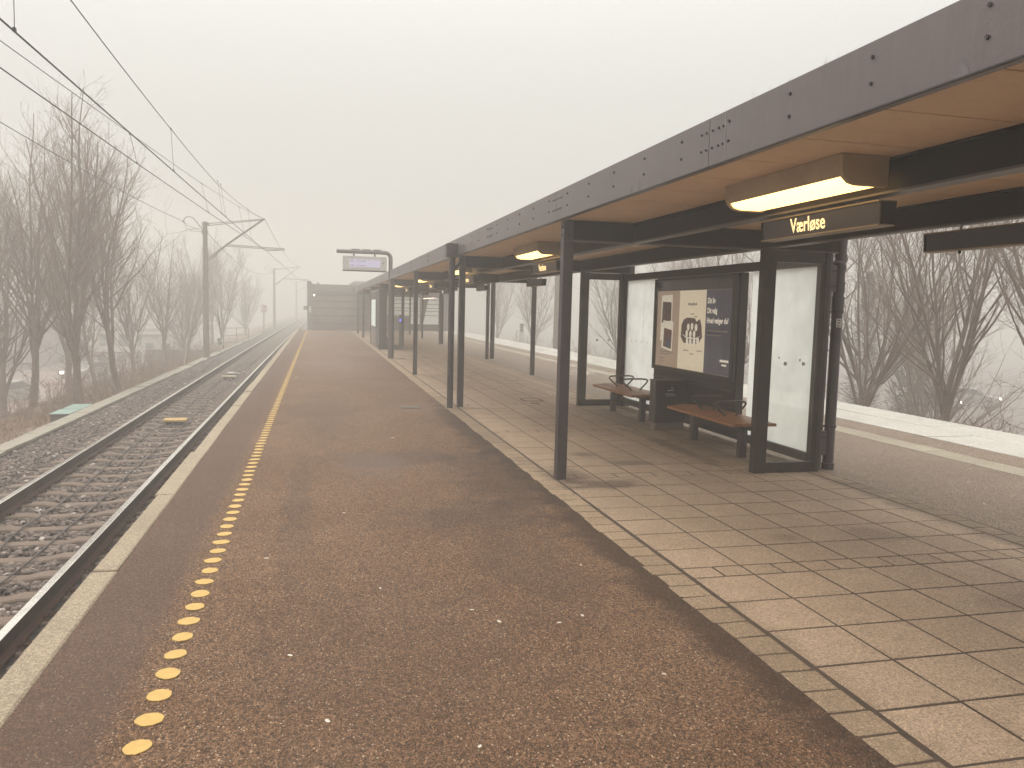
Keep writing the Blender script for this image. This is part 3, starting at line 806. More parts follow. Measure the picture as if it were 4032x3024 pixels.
railing(12.5, 49.5, 1.25, (-.20, .18), 7, 'long pale two bar railing in the fog beyond the right hand track')

# ------------------------------------------------------------ canopy
CY = [7.1, 12.6, 18.75, 24.7, 29.55, 34.5, 40.6, 46.2]
CO = (2.24, 7.1, 0)
can = thing('platform_canopy', 'long dark steel canopy with flat roof and square posts over the paved strip', 'canopy', CO)
M_SOFFIT, t, p = new_mat('soffit_boards'); b = NB(t)
c = b.mix(b.mr(b.noise(1.3, 6, .65), .3, .7), (.66, .50, .345), (.76, .59, .42))
c = b.mix(b.mr(b.noise(9, 6, .7), .55, .8, 0, .4), c, (.34, .20, .11))
b.l(c, p.inputs['Base Color']); p.inputs['Roughness'].default_value = .7
# roof slab and soffit boards (short cross joints)
m = MB(CO); m.box(2.17, 5.13, -6, 51, 2.462, 2.69); m.build('roof', M_BEAM, can)
m = MB(CO); y = 2.25 - .567 * 14
while y < 51:
    m.box(2.175, 5.125, y + .005, y + .560, 2.440, 2.458); y += .567
m.build('soffit', M_SOFFIT, can)
# fascia panels of both sides
def fascia(xa, side, y0, y1):
    m = MB(CO); s_ = side
    prof = [(xa, 2.425), (xa, 2.70), (xa - s_ * .05, 2.70), (xa - s_ * .05, 2.694), (xa - s_ * .006, 2.694), (xa - s_ * .006, 2.433), (xa - s_ * .035, 2.433), (xa - s_ * .035, 2.425)]
    if side > 0: prof = prof[::-1]
    m.prism_y(prof, y0 + .003, y1 - .003)
    m.slot(1)
    m.box(min(xa + s_ * .0012, xa + s_ * .0003), max(xa + s_ * .0012, xa + s_ * .0003), y0 + .003, y1 - .003, 2.4265, 2.434)
    m.box(min(xa, xa + s_ * .012), max(xa, xa + s_ * .012), y0 + .003, y1 - .003, 2.426, 2.432)
    # bolts
    yb = 2.25 - .567 * 14
    while yb < y1:
        if yb > y0:
            for z in (2.535, 2.638):
                m.tube([(xa + s_ * .0005, yb, z), (xa + s_ * .007, yb, z)], .0085, 6)
        yb += .567
    if side < 0:
        for dy in (.03, .09):
            for z in (2.53, 2.625): m.tube([(xa + s_ * .0005, y0 + dy, z), (xa + s_ * .007, y0 + dy, z)], .0065, 6)
        for dy in (-.04, -.11, -.16):
            for z in (2.53, 2.625): m.tube([(xa + s_ * .0005, y1 + dy, z), (xa + s_ * .007, y1 + dy, z)], .0065, 6)
        m.slot(2)
        m.box(xa - .0015, xa - .0002, y1 - .185, y1 - .178, 2.434, 2.698)
        # pale lime runs
        rr = random.Random(int(y0 * 10))
        for q in range(rr.choice([0, 1, 1, 2])):
            yy = rr.uniform(y0 + .1, y1 - .2); w = rr.uniform(.012, .03); h = rr.uniform(.04, .09)
            m.slot(3); m.add([(xa - .0012, yy - w, 2.436), (xa - .0012, yy + w, 2.436), (xa - .0012, yy + w * .6, 2.436 + h * .6), (xa - .0012, yy + w * .15, 2.436 + h), (xa - .0012, yy - w * .2, 2.436 + h * .8)], [(0, 1, 2, 3, 4)])
    return m
M_LIME = simple('lime_run', (.13, .115, .118), .7, 0, .3, 30)
M_SEAM = simple('seam_line', (.20, .18, .185), .5)
ys = [-1.6]; y = -1.6 + 2.885
pys = [4.17 - 2.93 * 2, 4.17 - 2.93, 4.17, 7.12] + [7.12 + 2.93 * k for k in range(1, 15)]
for a, c_ in zip(pys, pys[1:]):
    fascia(2.15, -1, a, c_).build('fascia_panel', [M_FASCIA, M_BOLT, M_SEAM, M_LIME], can)
fascia(5.15, 1, pys[0], pys[-1]).build('rear_fascia', [M_FASCIA, M_BOLT, M_SEAM, M_LIME], can)
# gutter trim above
# longitudinal beams: I sections
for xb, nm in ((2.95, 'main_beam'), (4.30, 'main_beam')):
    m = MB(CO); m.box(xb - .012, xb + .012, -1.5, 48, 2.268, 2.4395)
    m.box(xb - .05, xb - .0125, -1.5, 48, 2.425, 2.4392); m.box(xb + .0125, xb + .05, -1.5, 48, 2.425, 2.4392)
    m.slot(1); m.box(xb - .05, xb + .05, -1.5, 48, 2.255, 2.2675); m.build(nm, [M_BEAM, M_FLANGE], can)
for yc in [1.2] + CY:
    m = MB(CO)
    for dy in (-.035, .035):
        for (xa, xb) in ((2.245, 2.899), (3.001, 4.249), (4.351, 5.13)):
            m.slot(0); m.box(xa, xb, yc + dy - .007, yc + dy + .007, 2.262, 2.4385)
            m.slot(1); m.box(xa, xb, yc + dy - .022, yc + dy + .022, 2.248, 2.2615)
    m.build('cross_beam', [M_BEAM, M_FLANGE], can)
# posts
for i, yc in enumerate(CY):
    for xc in ((2.26, 5.17) if i else (2.26,)):
        xx = xc if xc < 3 else (5.16 if i < 3 else 5.28 if i < 4 else 5.24)
        m = MB(CO); m.box(xx - .048, xx + .048, yc - .05, yc + .05, .0, 2.43); 
        m.slot(1)
        for z in (2.30, 2.37): m.tube([(xx - .0485, yc, z), (xx - .056, yc, z)], .013, 6); m.tube([(xx, yc - .0505, z), (xx, yc - .058, z)], .013, 6)
        m.build('post', [M_STEEL, M_BOLT], can, bevel=.004)
# near rear post behind the shelter
m = MB(CO); m.box(5.055, 5.15, 7.155, 7.235, 0, 2.43); m.build('post', M_STEEL, can, bevel=.004)

def pipe(x, y, r_, top, label, hopper=False, detail=False, bend=None):
    o = (2.24, 7.1, 0)
    m = MB(CO)
    if hopper:
        m.tube([(x, y, .0), (x, y, 2.395)], r_, 14)
        m.tube([(x, y, 2.18), (x + .06, y + .05, 2.25), (x + .15, y + .16, 2.33), (x + .17, y + .2, 2.40)], r_ * .62, 10)
    elif bend:
        m.tube([(x, y, 0), (x, y, 2.05), (x - .03, y, 2.18), (x - .1, y, 2.27), (x - .2, y, 2.33)], r_, 12)
    else: m.tube([(x, y, 0), (x, y, top)], r_, 14)
    if detail:
        for z0, z1, rr_ in ((.0, .055, 1.16), (.055, .07, 1.22), (1.68, 1.80, 1.12), (1.80, 1.815, 1.2), (1.86, 1.95, 1.1), (1.95, 1.965, 1.18), (2.08, 2.14, 1.12)):
            m.tube([(x, y, z0), (x, y, z1)], r_ * rr_, 16)
        m.tube([(x - .02, y, 2.14), (x + .02, y + .01, 2.2), (x, y + .01, 2.26)], r_ * 1.15, 12)
        m.tube([(x, y, 2.2), (x + .02, y, 2.47)], r_ * .9, 12)
    o = m.build('drainpipe', M_STEEL, can, smooth=True, label=label)
    return o
pA = pipe(5.25, 7.18, .056, 2.4, 'jointed dark drainpipe with a small sticker beside the shelter end', detail=True)
for z in (.46, 1.66):
    m = MB(CO); m.tube([(5.15, 7.19, z), (5.2, 7.19, z)], .012, 6); m.tube([(5.25, 7.18, z - .012), (5.25, 7.18, z + .012)], .064, 14)
    m.build('pipe_clamp', M_BOLT, pA)
# sticker on the pipe, slightly curved
m = MB(CO); n = 6
for k in range(n):
    a0 = math.radians(232 + k * 9); a1 = math.radians(232 + (k + 1) * 9)
    m.add([(5.25 + .0575 * math.cos(a0), 7.18 + .0575 * math.sin(a0), 1.50), (5.25 + .0575 * math.cos(a1), 7.18 + .0575 * math.sin(a1), 1.50), (5.25 + .0575 * math.cos(a1), 7.18 + .0575 * math.sin(a1), 1.59), (5.25 + .0575 * math.cos(a0), 7.18 + .0575 * math.sin(a0), 1.59)], [(0, 1, 2, 3)])
st = m.build('sticker', M_WHITE, pA)
aa = math.radians(259)
for k, tx in enumerate(('van', 'dal', 'ism')):
    text_mesh(tx, .028, M_BLACK, st, (5.25 + .0592 * math.cos(aa) - 2.24, 7.18 + .0592 * math.sin(aa) - 7.1, 1.575 - k * .028), (math.pi / 2, 0, aa + math.pi / 2), bold=.001, depth=.0003)
# parent inverse is identity: children of children keep canopy coordinates
pB = pipe(2.07, 12.45, .05, 2.4, 'round drainpipe with a square hopper on the open side of the canopy', hopper=True)
m = MB(CO); m.prism_z([(1.965, 12.36), (2.142, 12.36), (2.142, 12.56), (1.965, 12.56)], 2.40, 2.61)
m.box(1.975, 2.132, 12.37, 12.55, 2.6105, 2.612)
m.build('hopper', M_STEEL, pB, bevel=.004)
m = MB(CO)
for k in range(6): m.tube([(2.17, 12.47, 2.42 + k * .032), (2.17, 12.47, 2.436 + k * .032)], .022 - .006 * (k % 2), 8)
m.tube([(2.17, 12.47, 2.40), (2.17, 12.47, 2.64)], .009, 6); m.build('chain', M_GALV, pB)
pipe(5.50, 24.95, .075, 2.46, 'thick drainpipe on the far side beside a rear post')
pipe(5.40, 34.85, .05, 2.4, 'thin drainpipe on the far side, deep in the fog', bend=True)

# ------------------------------------------------------------ ceiling lamps and name signs
LAMPS = [(3.62, 1.14), (9.40, 1.12), (15.0, 1.15), (20.75, 1.1), (26.8, 1.15), (32.6, 1.15), (38.5, 1.15)]
def make_lamp():
    r = thing('ceiling_lamp', '', 'lamp', (0, 0, 0))
    m = MB(); prof = [(-.33, .135), (-.33, .055), (-.318, .022), (-.29, .020), (-.285, .05), (-.02, .05), (-.02, .135)]
    m.prism_y([(-.335, .135), (-.335, .06), (-.31, .022), (-.302, .024), (-.305, .05), (-.055, .05), (-.055, .135)], 0, 1.14)
    e = [(-.335, .135), (-.335, .055), (-.318, .015), (-.285, -.012), (-.24, -.022), (-.055, -.022), (-.055, .135)]
    m.prism_y(e, -.03, 0); m.prism_y(e, 1.14, 1.17)
    m.build('housing', M_LAMPBODY, r, bevel=.003)
    m = MB(); m.prism_y([(-.300, .046), (-.306, .022), (-.285, -.004), (-.24, -.016), (-.09, -.016), (-.075, .0), (-.075, .046)], .004, 1.136)
    m.build('diffuser', M_LIT, r)
    return r
lp = make_lamp()
labs = ['nearest lit ceiling lamp, glowing warm above the large station name sign', 'lit ceiling lamp partly hidden behind the nearest front post, second in line', 'lit ceiling lamp seen beside the second front post, third in line', 'lit ceiling lamp beyond the third front post, fourth in line', 'lit ceiling lamp, fifth in line and small in the fog', 'lit ceiling lamp, sixth in line and hardly visible', 'lit ceiling lamp at the far end of the row, seventh in line']
for k, (y, l_) in enumerate(LAMPS):
    o = lp if k == 0 else dup(lp)
    o.location = (2.935, y, 2.304); tag(o, labs[k], 'lamp', 'ceiling lamps along the beam')
M_SIGN = simple('sign_dark_blue', (.018, .013, .017), .4, 0, .1, 3)
M_TRIM = simple('sign_trim', (.24, .18, .10), .45, .2)
def make_sign(face_left=True, letters=True):
    r = thing('station_name_sign', '', 'sign', (0, 0, 0))
    m = MB(); m.prism_y([(-.034, -.060), (.034, -.060), (.045, .060), (-.045, .060)], -.575, .575); m.build('panel', M_SIGN, r)
    m = MB(); m.box(-.058, .058, -.58, .58, .0605, .068); m.box(-.052, .052, -.58, .58, -.068, -.0605); m.build('trim', M_TRIM, r)
    for ya, yb in ((-.59, -.5765), (.5765, .59)): MB().prism_y([(-.04, -.0595), (.04, -.0595), (.05, .0595), (-.05, .0595)], ya, yb).build('end_cap', M_BEAM, r)
    for yy in (-.34, .3): MB().cyl((0, yy, .069), .009, .055, 'z', 6).build('hanger', M_GALV, r)
    if letters:
        text_mesh('Værløse', .125, M_LETTER, r, (-.0455, .07, .0), (math.pi / 2 + .08, 0, -math.pi / 2), xs=.86, bold=.0016, depth=.001)
    else: MB().cyl((0, .3, -.09), .01, .022, 'z', 6).build('end_pin', M_BEAM, r)
    return r
sg = make_sign()
slabs = ['nearest station name sign reading Værløse, hanging below the nearest lamp', 'station name sign Værløse just left of the nearest front post, second in line', 'small station name sign Værløse beside the second front post, third in line', 'tiny station name sign under the beam, fourth in line', 'farthest station name sign under the front beam']
for k, y in enumerate((4.28, 10.2, 15.7, 21.0, 26.9)):
    o = sg if k == 0 else dup(sg)
    o.location = (2.975, y, 2.168); tag(o, slabs[k], 'sign', 'station name signs under the front beam')
rs = make_sign(letters=False)
rlabs = ['black back of a hanging sign against the bare trees, nearest of the far row', 'dark hanging sign under the rear beam, second of the far row', 'dark hanging sign beside a rear post, third of the far row', 'small dark hanging sign, fourth of the far row', 'tiny dark hanging sign, fifth of the far row', 'last dark hanging sign of the far row, deep in the fog']
for k, y in enumerate((4.30, 15.5, 20.9, 26.8, 32.4, 38.0)):
    o = rs if k == 0 else dup(rs)
    o.location = (4.30, y, 2.150); tag(o, rlabs[k], 'sign', 'dark signs under the rear beam')
# bracket plate beneath lamp lies against beam: part of lamp; thin strip light along beam skipped

# ------------------------------------------------------------ near shelter
SO = (4.37, 7.1, 0)
sh = thing('waiting_shelter', 'glass and dark steel waiting shelter with benches under the canopy', 'shelter', SO)
def B(): return MB(SO)
def endframe(y):
    B().box(4.302, 4.435, y - .05, y + .05, 0, 2.262).build('frame_post', M_FRAME, sh, bevel=.004)
    B().box(5.003, 5.054, y - .045, y + .045, 0, 2.26).build('frame_post', M_FRAME, sh, bevel=.003)
    B().box(4.4355, 5.0025, y - .03, y + .03, .0, .105).build('bottom_rail', M_FRAME, sh, bevel=.003)
    B().box(4.4355, 5.0025, y - .03, y + .03, 2.14, 2.245).build('top_rail', M_FRAME, sh, bevel=.003)
    g = B().add([(4.4355, y, .1055), (5.0025, y, .1055), (5.0025, y, 2.1395), (4.4355, y, 2.1395)], [(0, 1, 2, 3)]).build('glass_pane', M_GLASS, sh)
    m = B()
    for xx in (4.62, 4.83):
        m.tube([(xx, y - .0045, 1.12), (xx, y - .006, 1.12)], .02, 14)
    m.build('glass_dot', simple('dot_grey', (.35, .36, .33), .5), g)
endframe(7.1); endframe(12.68)
B().box(5.06, 5.14, 7.30, 12.62, 2.13, 2.235).build('top_rail', M_FRAME, sh, bevel=.003)
B().box(5.06, 5.14, 7.30, 12.62, .06, .155).build('bottom_rail', M_FRAME, sh, bevel=.003)
B().box(5.065, 5.135, 7.24, 7.30, 0, 2.24).build('frame_post', M_FRAME, sh, bevel=.003)
B().box(5.065, 5.135, 12.62, 12.70, 0, 2.43).build('frame_post', M_FRAME, sh, bevel=.003)
for a, c_ in ((7.31, 8.185), (8.195, 8.60), (11.05, 11.845), (11.855, 12.61)):
    g = B().add([(5.10, a, .156), (5.10, c_, .156), (5.10, c_, 2.129), (5.10, a, 2.129)], [(0, 3, 2, 1)]).build('frosted_pane', M_FROST, sh)
m = B()
for yy in (11.25, 11.42, 11.65, 11.88, 12.1, 12.3, 7.55, 7.95): m.tube([(5.0945, yy, 1.13), (5.093, yy, 1.13)], .016, 10)
m.build('pane_marks', simple('pane_mark', (.42, .45, .41), .5), sh)
for z0, z1 in ((1.86, 2.13), (.17, .42)):
    m = B(); m.box(5.056, 5.15, 7.085, 7.152, z0, z1); m.slot(1)
    for zz in (z0 + .06, z1 - .06):
        for xx in (5.08, 5.125): m.cyl((xx, 7.0845, zz), .013, -.010, 'y', 6)
    m.build('bracket_plate', [M_STEEL, M_BOLT], sh)

# poster case
pc = thing('poster_case', 'large dark framed poster case on the shelter wall above the bin', 'poster case', (4.95, 9.84, 0))
PO = (4.95, 9.84, 0)
def Q(): return MB(PO)
Q().box(4.95, 5.058, 8.62, 11.04, .165, 2.115).build('cabinet', M_FRAME, pc, bevel=.005)
m = Q(); X0, X1 = 4.905, 4.9495
m.box(X0, X1, 8.64, 8.728, .775, 2.10); m.box(X0, X1, 10.972, 11.03, .775, 2.10); m.box(X0, X1, 8.7285, 10.9715, .775, .83); m.box(X0, X1, 8.7285, 10.9715, 2.075, 2.10)
m.build('door_frame', M_DARK, pc, bevel=.003)
Q().box(4.944, 4.9492, 8.7285, 10.9715, 1.925, 2.0745).build('header', M_DARK, pc)
Q().box(4.935, 4.9495, 8.65, 11.02, .655, .672).build('trim_strip', M_STEEL, pc)
Q().add([(4.914, 8.7285, .8305), (4.914, 10.9715, .8305), (4.914, 10.9715, 2.0745), (4.914, 8.7285, 2.0745)], [(0, 3, 2, 1)]).build('glass', M_CASEGLASS, pc)
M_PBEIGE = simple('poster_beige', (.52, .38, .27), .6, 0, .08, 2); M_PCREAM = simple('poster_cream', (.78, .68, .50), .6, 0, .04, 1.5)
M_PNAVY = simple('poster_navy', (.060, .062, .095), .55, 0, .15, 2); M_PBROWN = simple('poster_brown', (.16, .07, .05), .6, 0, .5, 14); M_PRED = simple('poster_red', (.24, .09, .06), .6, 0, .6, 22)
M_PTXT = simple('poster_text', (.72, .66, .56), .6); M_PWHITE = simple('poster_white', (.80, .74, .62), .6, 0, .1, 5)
for _m, _e in ((M_PBEIGE, .32), (M_PCREAM, .55), (M_PWHITE, .5), (M_PTXT, .7), (M_PNAVY, .3)):  # poster inks given a faint glow in place of lamp light falling on them
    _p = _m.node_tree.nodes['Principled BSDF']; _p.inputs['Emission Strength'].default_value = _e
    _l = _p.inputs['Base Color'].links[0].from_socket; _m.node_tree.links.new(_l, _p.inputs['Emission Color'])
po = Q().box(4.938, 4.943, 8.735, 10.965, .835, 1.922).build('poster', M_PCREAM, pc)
def PX_(name, y0, y1, z0, z1, mat, d=.0006, quad=None):
    x = 4.938 - d
    m = Q()
    if quad: m.add([(x, a, c_) for a, c_ in quad], [tuple(range(len(quad)))])
    else: m.add([(x, y1, z0), (x, y0, z0), (x, y0, z1), (x, y1, z1)], [(0, 1, 2, 3)])
    return m.build(name, mat, po)
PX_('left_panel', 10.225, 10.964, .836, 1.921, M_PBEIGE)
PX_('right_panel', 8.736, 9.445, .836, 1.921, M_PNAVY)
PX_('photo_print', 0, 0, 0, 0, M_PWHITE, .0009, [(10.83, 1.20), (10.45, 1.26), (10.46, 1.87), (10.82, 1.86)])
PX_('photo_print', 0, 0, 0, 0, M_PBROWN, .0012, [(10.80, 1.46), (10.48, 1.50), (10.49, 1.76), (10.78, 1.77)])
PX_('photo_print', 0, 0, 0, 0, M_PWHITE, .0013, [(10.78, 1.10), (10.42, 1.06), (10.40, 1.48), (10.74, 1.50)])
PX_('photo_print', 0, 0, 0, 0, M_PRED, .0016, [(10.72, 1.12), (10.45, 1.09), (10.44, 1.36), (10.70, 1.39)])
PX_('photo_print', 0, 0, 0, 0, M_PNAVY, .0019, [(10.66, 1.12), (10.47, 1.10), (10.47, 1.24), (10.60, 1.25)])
# woven brown and white ring emblem
def ell(cy_, cz, ry, rz_, n=18, a0=0, a1=360): return [(cy_ - ry * math.cos(math.radians(a0 + (a1 - a0) * k / n)), cz + rz_ * math.sin(math.radians(a0 + (a1 - a0) * k / n))) for k in range(n + (0 if a1 - a0 == 360 else 1))]
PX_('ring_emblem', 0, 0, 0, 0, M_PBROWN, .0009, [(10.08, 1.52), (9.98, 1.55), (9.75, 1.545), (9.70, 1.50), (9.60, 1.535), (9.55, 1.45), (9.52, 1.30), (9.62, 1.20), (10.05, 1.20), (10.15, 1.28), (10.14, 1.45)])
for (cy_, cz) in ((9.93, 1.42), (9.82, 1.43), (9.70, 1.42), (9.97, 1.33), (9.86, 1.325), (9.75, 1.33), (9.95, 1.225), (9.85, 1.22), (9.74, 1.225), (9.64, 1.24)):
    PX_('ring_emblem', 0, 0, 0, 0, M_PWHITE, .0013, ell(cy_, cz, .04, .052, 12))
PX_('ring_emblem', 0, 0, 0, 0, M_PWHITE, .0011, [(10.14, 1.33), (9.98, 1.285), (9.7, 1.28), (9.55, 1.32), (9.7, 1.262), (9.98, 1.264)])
def ptext(s_, size, y, z, mat, xs=1., bold=0., al='LEFT'):
    text_mesh(s_, size, mat, po, (4.9362 - 4.95, y - 9.84, z), FACE_NX, xs=xs, bold=bold, depth=.0003, align=al)
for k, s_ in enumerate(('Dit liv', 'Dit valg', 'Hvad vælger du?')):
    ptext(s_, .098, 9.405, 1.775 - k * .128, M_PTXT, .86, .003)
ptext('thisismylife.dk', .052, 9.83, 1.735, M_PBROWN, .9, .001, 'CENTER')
M_PGREY = simple('poster_small_text', (.38, .30, .23), .6)
for (y, z, w, mt) in ((9.40, 1.39, .52, M_PGREY), (9.40, 1.335, .36, M_PGREY), (9.88, 1.60, .10, M_PGREY), (9.76, 1.565, .07, M_PGREY), (10.05, 1.10, .14, M_PGREY), (9.66, 1.11, .14, M_PGREY), (9.86, 1.06, .1, M_PGREY),
                      (10.84, 1.045, .45, M_PGREY), (10.84, 1.015, .36, M_PGREY), (10.84, .95, .12, M_PGREY), (10.84, .91, .14, M_PGREY)):
    m = Q(); yy = y; rr = random.Random(int(z * 1000))
    while yy > y - w:
        ww = rr.uniform(.015, .045); m.add([(4.9368, yy, z - .007), (4.9368, yy - ww, z - .007), (4.9368, yy - ww, z + .007), (4.9368, yy, z + .007)], [(0, 1, 2, 3)]); yy -= ww + .008
    m.build('text_line', mt, po)
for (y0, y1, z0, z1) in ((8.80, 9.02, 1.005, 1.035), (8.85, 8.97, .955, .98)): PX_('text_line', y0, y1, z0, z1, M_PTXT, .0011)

# benches
M_WOOD, t, p = new_mat('bench_wood'); b = NB(t)
n = b.noise(6, 6, .7, b.coord((12, 1, 12)))
c = b.mix(b.mr(n, .3, .7), (.20, .075, .022), (.38, .155, .050)); b.l(c, p.inputs['Base Color']); p.inputs['Roughness'].default_value = .38
b.bump(n, .2, .003, p)
def make_bench():
    r = thing('bench', '', 'bench', (0, 0, 0))
    m = MB(); n = 9; w = .56 / n
    for k in range(n):
        x = -.28 + k * w; e = .88 - .10 * abs((k + .5) / n - .5) ** 1.5 * 2
        zc = -.012 * math.cos((k + .5) / n * math.pi * 2) * .6
        m.prism_y([(x + .004, .39 + zc), (x + w - .004, .39 + zc), (x + w - .004, .418 + zc), (x + w - .010, .423 + zc), (x + .010, .423 + zc), (x + .004, .418 + zc)], -e, e)
    m.build('seat', M_WOOD, r)
    m = MB(); m.box(-.04, .04, -.80, .80, .335, .385)
    for yy in (-.6, .6, -.2, .25): m.box(-.25, .25, yy - .02, yy + .02, .372, .3895)
    m.build('seat_beam', M_FRAME, r)
    for yy in (-.585, .585): MB().box(-.04, .04, yy - .045, yy + .045, 0, .334).build('leg', M_STEEL, r, bevel=.006)
    for yy in (-.3, .25):
        m = MB(); z0 = .42
        m.tube([(-.07, yy, z0), (-.07, yy, z0 + .02), (-.20, yy, z0 + .13), (-.215, yy, z0 + .16), (-.19, yy, z0 + .178), (-.1, yy, z0 + .185), (.1, yy, z0 + .185), (.17, yy, z0 + .178), (.195, yy, z0 + .16), (.18, yy, z0 + .13), (.075, yy, z0 + .02), (.075, yy, z0)], .0125, 8)
        m.build('armrest', simple('armrest_steel', (.07, .055, .05), .35, .6), r, smooth=True)
    return r
bn = make_bench(); bn.location = (4.66, 8.50, 0); bn['label'] = 'orange brown slatted bench at the near end of the shelter, right of the bin'
b2 = dup(bn, (4.66, 11.33, 0), label='slatted wooden bench at the far end of the shelter, left of the bin')

# bin
bi = thing('ashtray_bin', 'dark square bin with a cigarette symbol standing between the two benches', 'bin', (4.48, 9.9, 0))
BO = (4.48, 9.9, 0)
MB(BO).box(4.482, 4.932, 9.9, 10.1, .10, .672).build('body', simple('bin_dark', (.028, .018, .017), .4, 0, .2, 3), bi, bevel=.004)
MB(BO).box(4.50, 4.92, 9.91, 10.09, 0, .0995).build('plinth', simple('plinth_grey', (.17, .13, .105), .7, 0, .2, 5, .2), bi)
MB(BO).box(4.475, 4.939, 9.893, 10.107, .6725, .69).build('lid', M_STEEL, bi, bevel=.003)
pl = MB(BO).box(4.611, 4.795, 9.8965, 9.8995, .45, .625).build('label_plate', M_DARK, bi)
m = MB(BO); yq = 9.8958
m.add([(4.655, yq, .545), (4.745, yq, .545), (4.745, yq, .557), (4.655, yq, .557)], [(0, 1, 2, 3)])
m.tube([(4.74, yq, .565), (4.742, yq, .577), (4.728, yq, .585), (4.732, yq, .597), (4.718, yq, .603), (4.705, yq, .595), (4.703, yq, .580), (4.715, yq, .572), (4.728, yq, .578)], .0022, 5)
for z, w in ((.505, .12), (.492, .155), (.474, .155)): m.add([(4.622, yq, z - .0025), (4.622 + w, yq, z - .0025), (4.622 + w, yq, z + .0025), (4.622, yq, z + .0025)], [(0, 1, 2, 3)])
m.build('smoking_symbol', M_WHITE, pl)
MB(BO).tube([(4.481, 9.95, .64), (4.476, 9.95, .64)], .008, 8).build('lock', M_GALV, bi)

# ------------------------------------------------------------ information display
DO = (2.18, 24.62, 0)
dp = thing('departure_display', 'departure display hanging from a tall bent grey post over the platform', 'display', DO)
M_GPOST = simple('display_post_grey', (.125, .100, .100), .45, .1, .1, 2)
def D(): return MB(DO)
m = D(); pts = [(2.18, 24.62, 0), (2.18, 24.62, 3.06)]
for k in range(1, 7): a = math.radians(15 * k); pts.append((2.18 - .175 * (1 - math.cos(a)), 24.62, 3.06 + .175 * math.sin(a)))
pts.append((.555, 24.62, 3.235)); m.tube(pts, .062, 14); m.build('post', M_GPOST, dp, smooth=True)
m = D()
for xa in (1.0, 1.33, 1.65): m.box(xa, xa + .24, 24.58, 24.66, 3.292, 3.315)
m.build('clamp_plate', M_GPOST, dp)
for xa in (1.07, 1.70): D().cyl((xa, 24.62, 3.10), .028, .09, 'z', 8).build('hanger', M_GPOST, dp)
M_DISP = simple('display_case', (.42, .41, .39), .5, 0, .06, 2); M_DISP2 = simple('display_face', (.48, .46, .43), .35, 0, .05, 3)
D().box(.74, 2.05, 24.50, 24.74, 2.665, 3.095).build('case', M_DISP, dp, bevel=.006)
D().box(.755, 2.035, 24.494, 24.4995, 2.69, 3.04).build('face', M_DISP2, dp)
D().box(.735, 2.055, 24.49, 24.75, 2.645, 2.6645).build('bottom_trim', M_FRAME, dp)
scr = D().box(.935, 1.865, 24.489, 24.4935, 2.765, 3.0).build('screen', emis('lcd_screen', (.62, .58, .80), .42, (.35, .34, .42)), dp)
M_LCD = simple('lcd_text', (.16, .15, .26), .6)
def dt(s_, size, x, z, mat=M_LCD, par=scr): text_mesh(s_, size, mat, par, (x - DO[0], 24.488 - DO[1], z), FACE_NY, depth=.0004, bold=.001, align='LEFT')
dt('20', .085, .965, 2.95); dt('min', .035, 1.065, 2.935); dt('23', .085, .965, 2.815); dt('min', .035, 1.065, 2.80)
for z in (2.95, 2.815):
    m = D(); y_ = 24.488
    for (x0, x1, z0, z1) in ((1.17, 1.235, z + .03, z + .036), (1.17, 1.235, z - .036, z - .03), (1.17, 1.176, z - .03, z + .03), (1.229, 1.235, z - .03, z + .03)): m.add([(x0, y_, z0), (x1, y_, z0), (x1, y_, z1), (x0, y_, z1)], [(0, 1, 2, 3)])
    m.add([(1.26, y_, z - .012), (1.43, y_, z - .012), (1.43, y_, z + .006), (1.26, y_, z + .006)], [(0, 1, 2, 3)]); m.build('line_symbol', M_LCD, scr)
text_mesh('1', .085, M_LCD, dp, (.84 - DO[0], 24.4935 - DO[1] - .0005, 2.885), FACE_NY, depth=.0004, bold=.002)
D().tube([(1.945, 24.4935, 2.90), (1.945, 24.4925, 2.90)], .022, 12).build('clock_dot', M_LCD, dp)

# ------------------------------------------------------------ second shelter in the fog
T = (2.28, 30, 0)
s2 = thing('waiting_shelter', 'second waiting shelter standing behind the display post in the fog', 'shelter', T)
def E2(): return MB(T)
E2().box(2.26, 2.50, 29.75, 29.85, 0, 2.25).build('dark_panel', M_STEEL, s2)
E2().box(3.06, 3.16, 29.75, 29.85, 0, 2.25).build('frame_post', M_STEEL, s2)
E2().box(2.5005, 3.0595, 29.77, 29.83, .0, .16).build('bottom_rail', M_STEEL, s2)
E2().box(2.5005, 3.0595, 29.77, 29.83, 2.14, 2.25).build('top_rail', M_STEEL, s2)
E2().add([(2.5005, 29.8, .1605), (3.0595, 29.8, .1605), (3.0595, 29.8, 2.1395), (2.5005, 29.8, 2.1395)], [(0, 1, 2, 3)]).build('glass_pane', M_GLASS, s2)
E2().add([(2.28, 29.86, .1), (2.28, 30.6, .1), (2.28, 30.6, 2.12), (2.28, 29.86, 2.12)], [(0, 3, 2, 1)]).build('frosted_pane', M_FROST, s2)
E2().box(2.26, 2.33, 30.61, 31.6, 0, 2.15).build('frame_post', M_STEEL, s2)
E2().box(2.24, 2.36, 31.61, 34.4, .05, .66).build('lower_panel', simple('panel_grey', (.22, .18, .16), .6), s2)
E2().box(2.24, 2.36, 31.61, 34.4, .67, 2.13).build('case', M_STEEL, s2)
E2().box(2.232, 2.2395, 31.78, 34.15, .79, 1.87).build('light_panel', emis('pale_light_panel', (.75, .83, .76), .40, (.6, .68, .62)), s2)
E2().box(2.2, 2.36, 29.86, 34.5, 2.15, 2.24).build('top_rail', M_GPOST, s2)
E2().box(2.26, 2.36, 34.41, 34.5, 0, 2.149).build('frame_post', M_STEEL, s2)
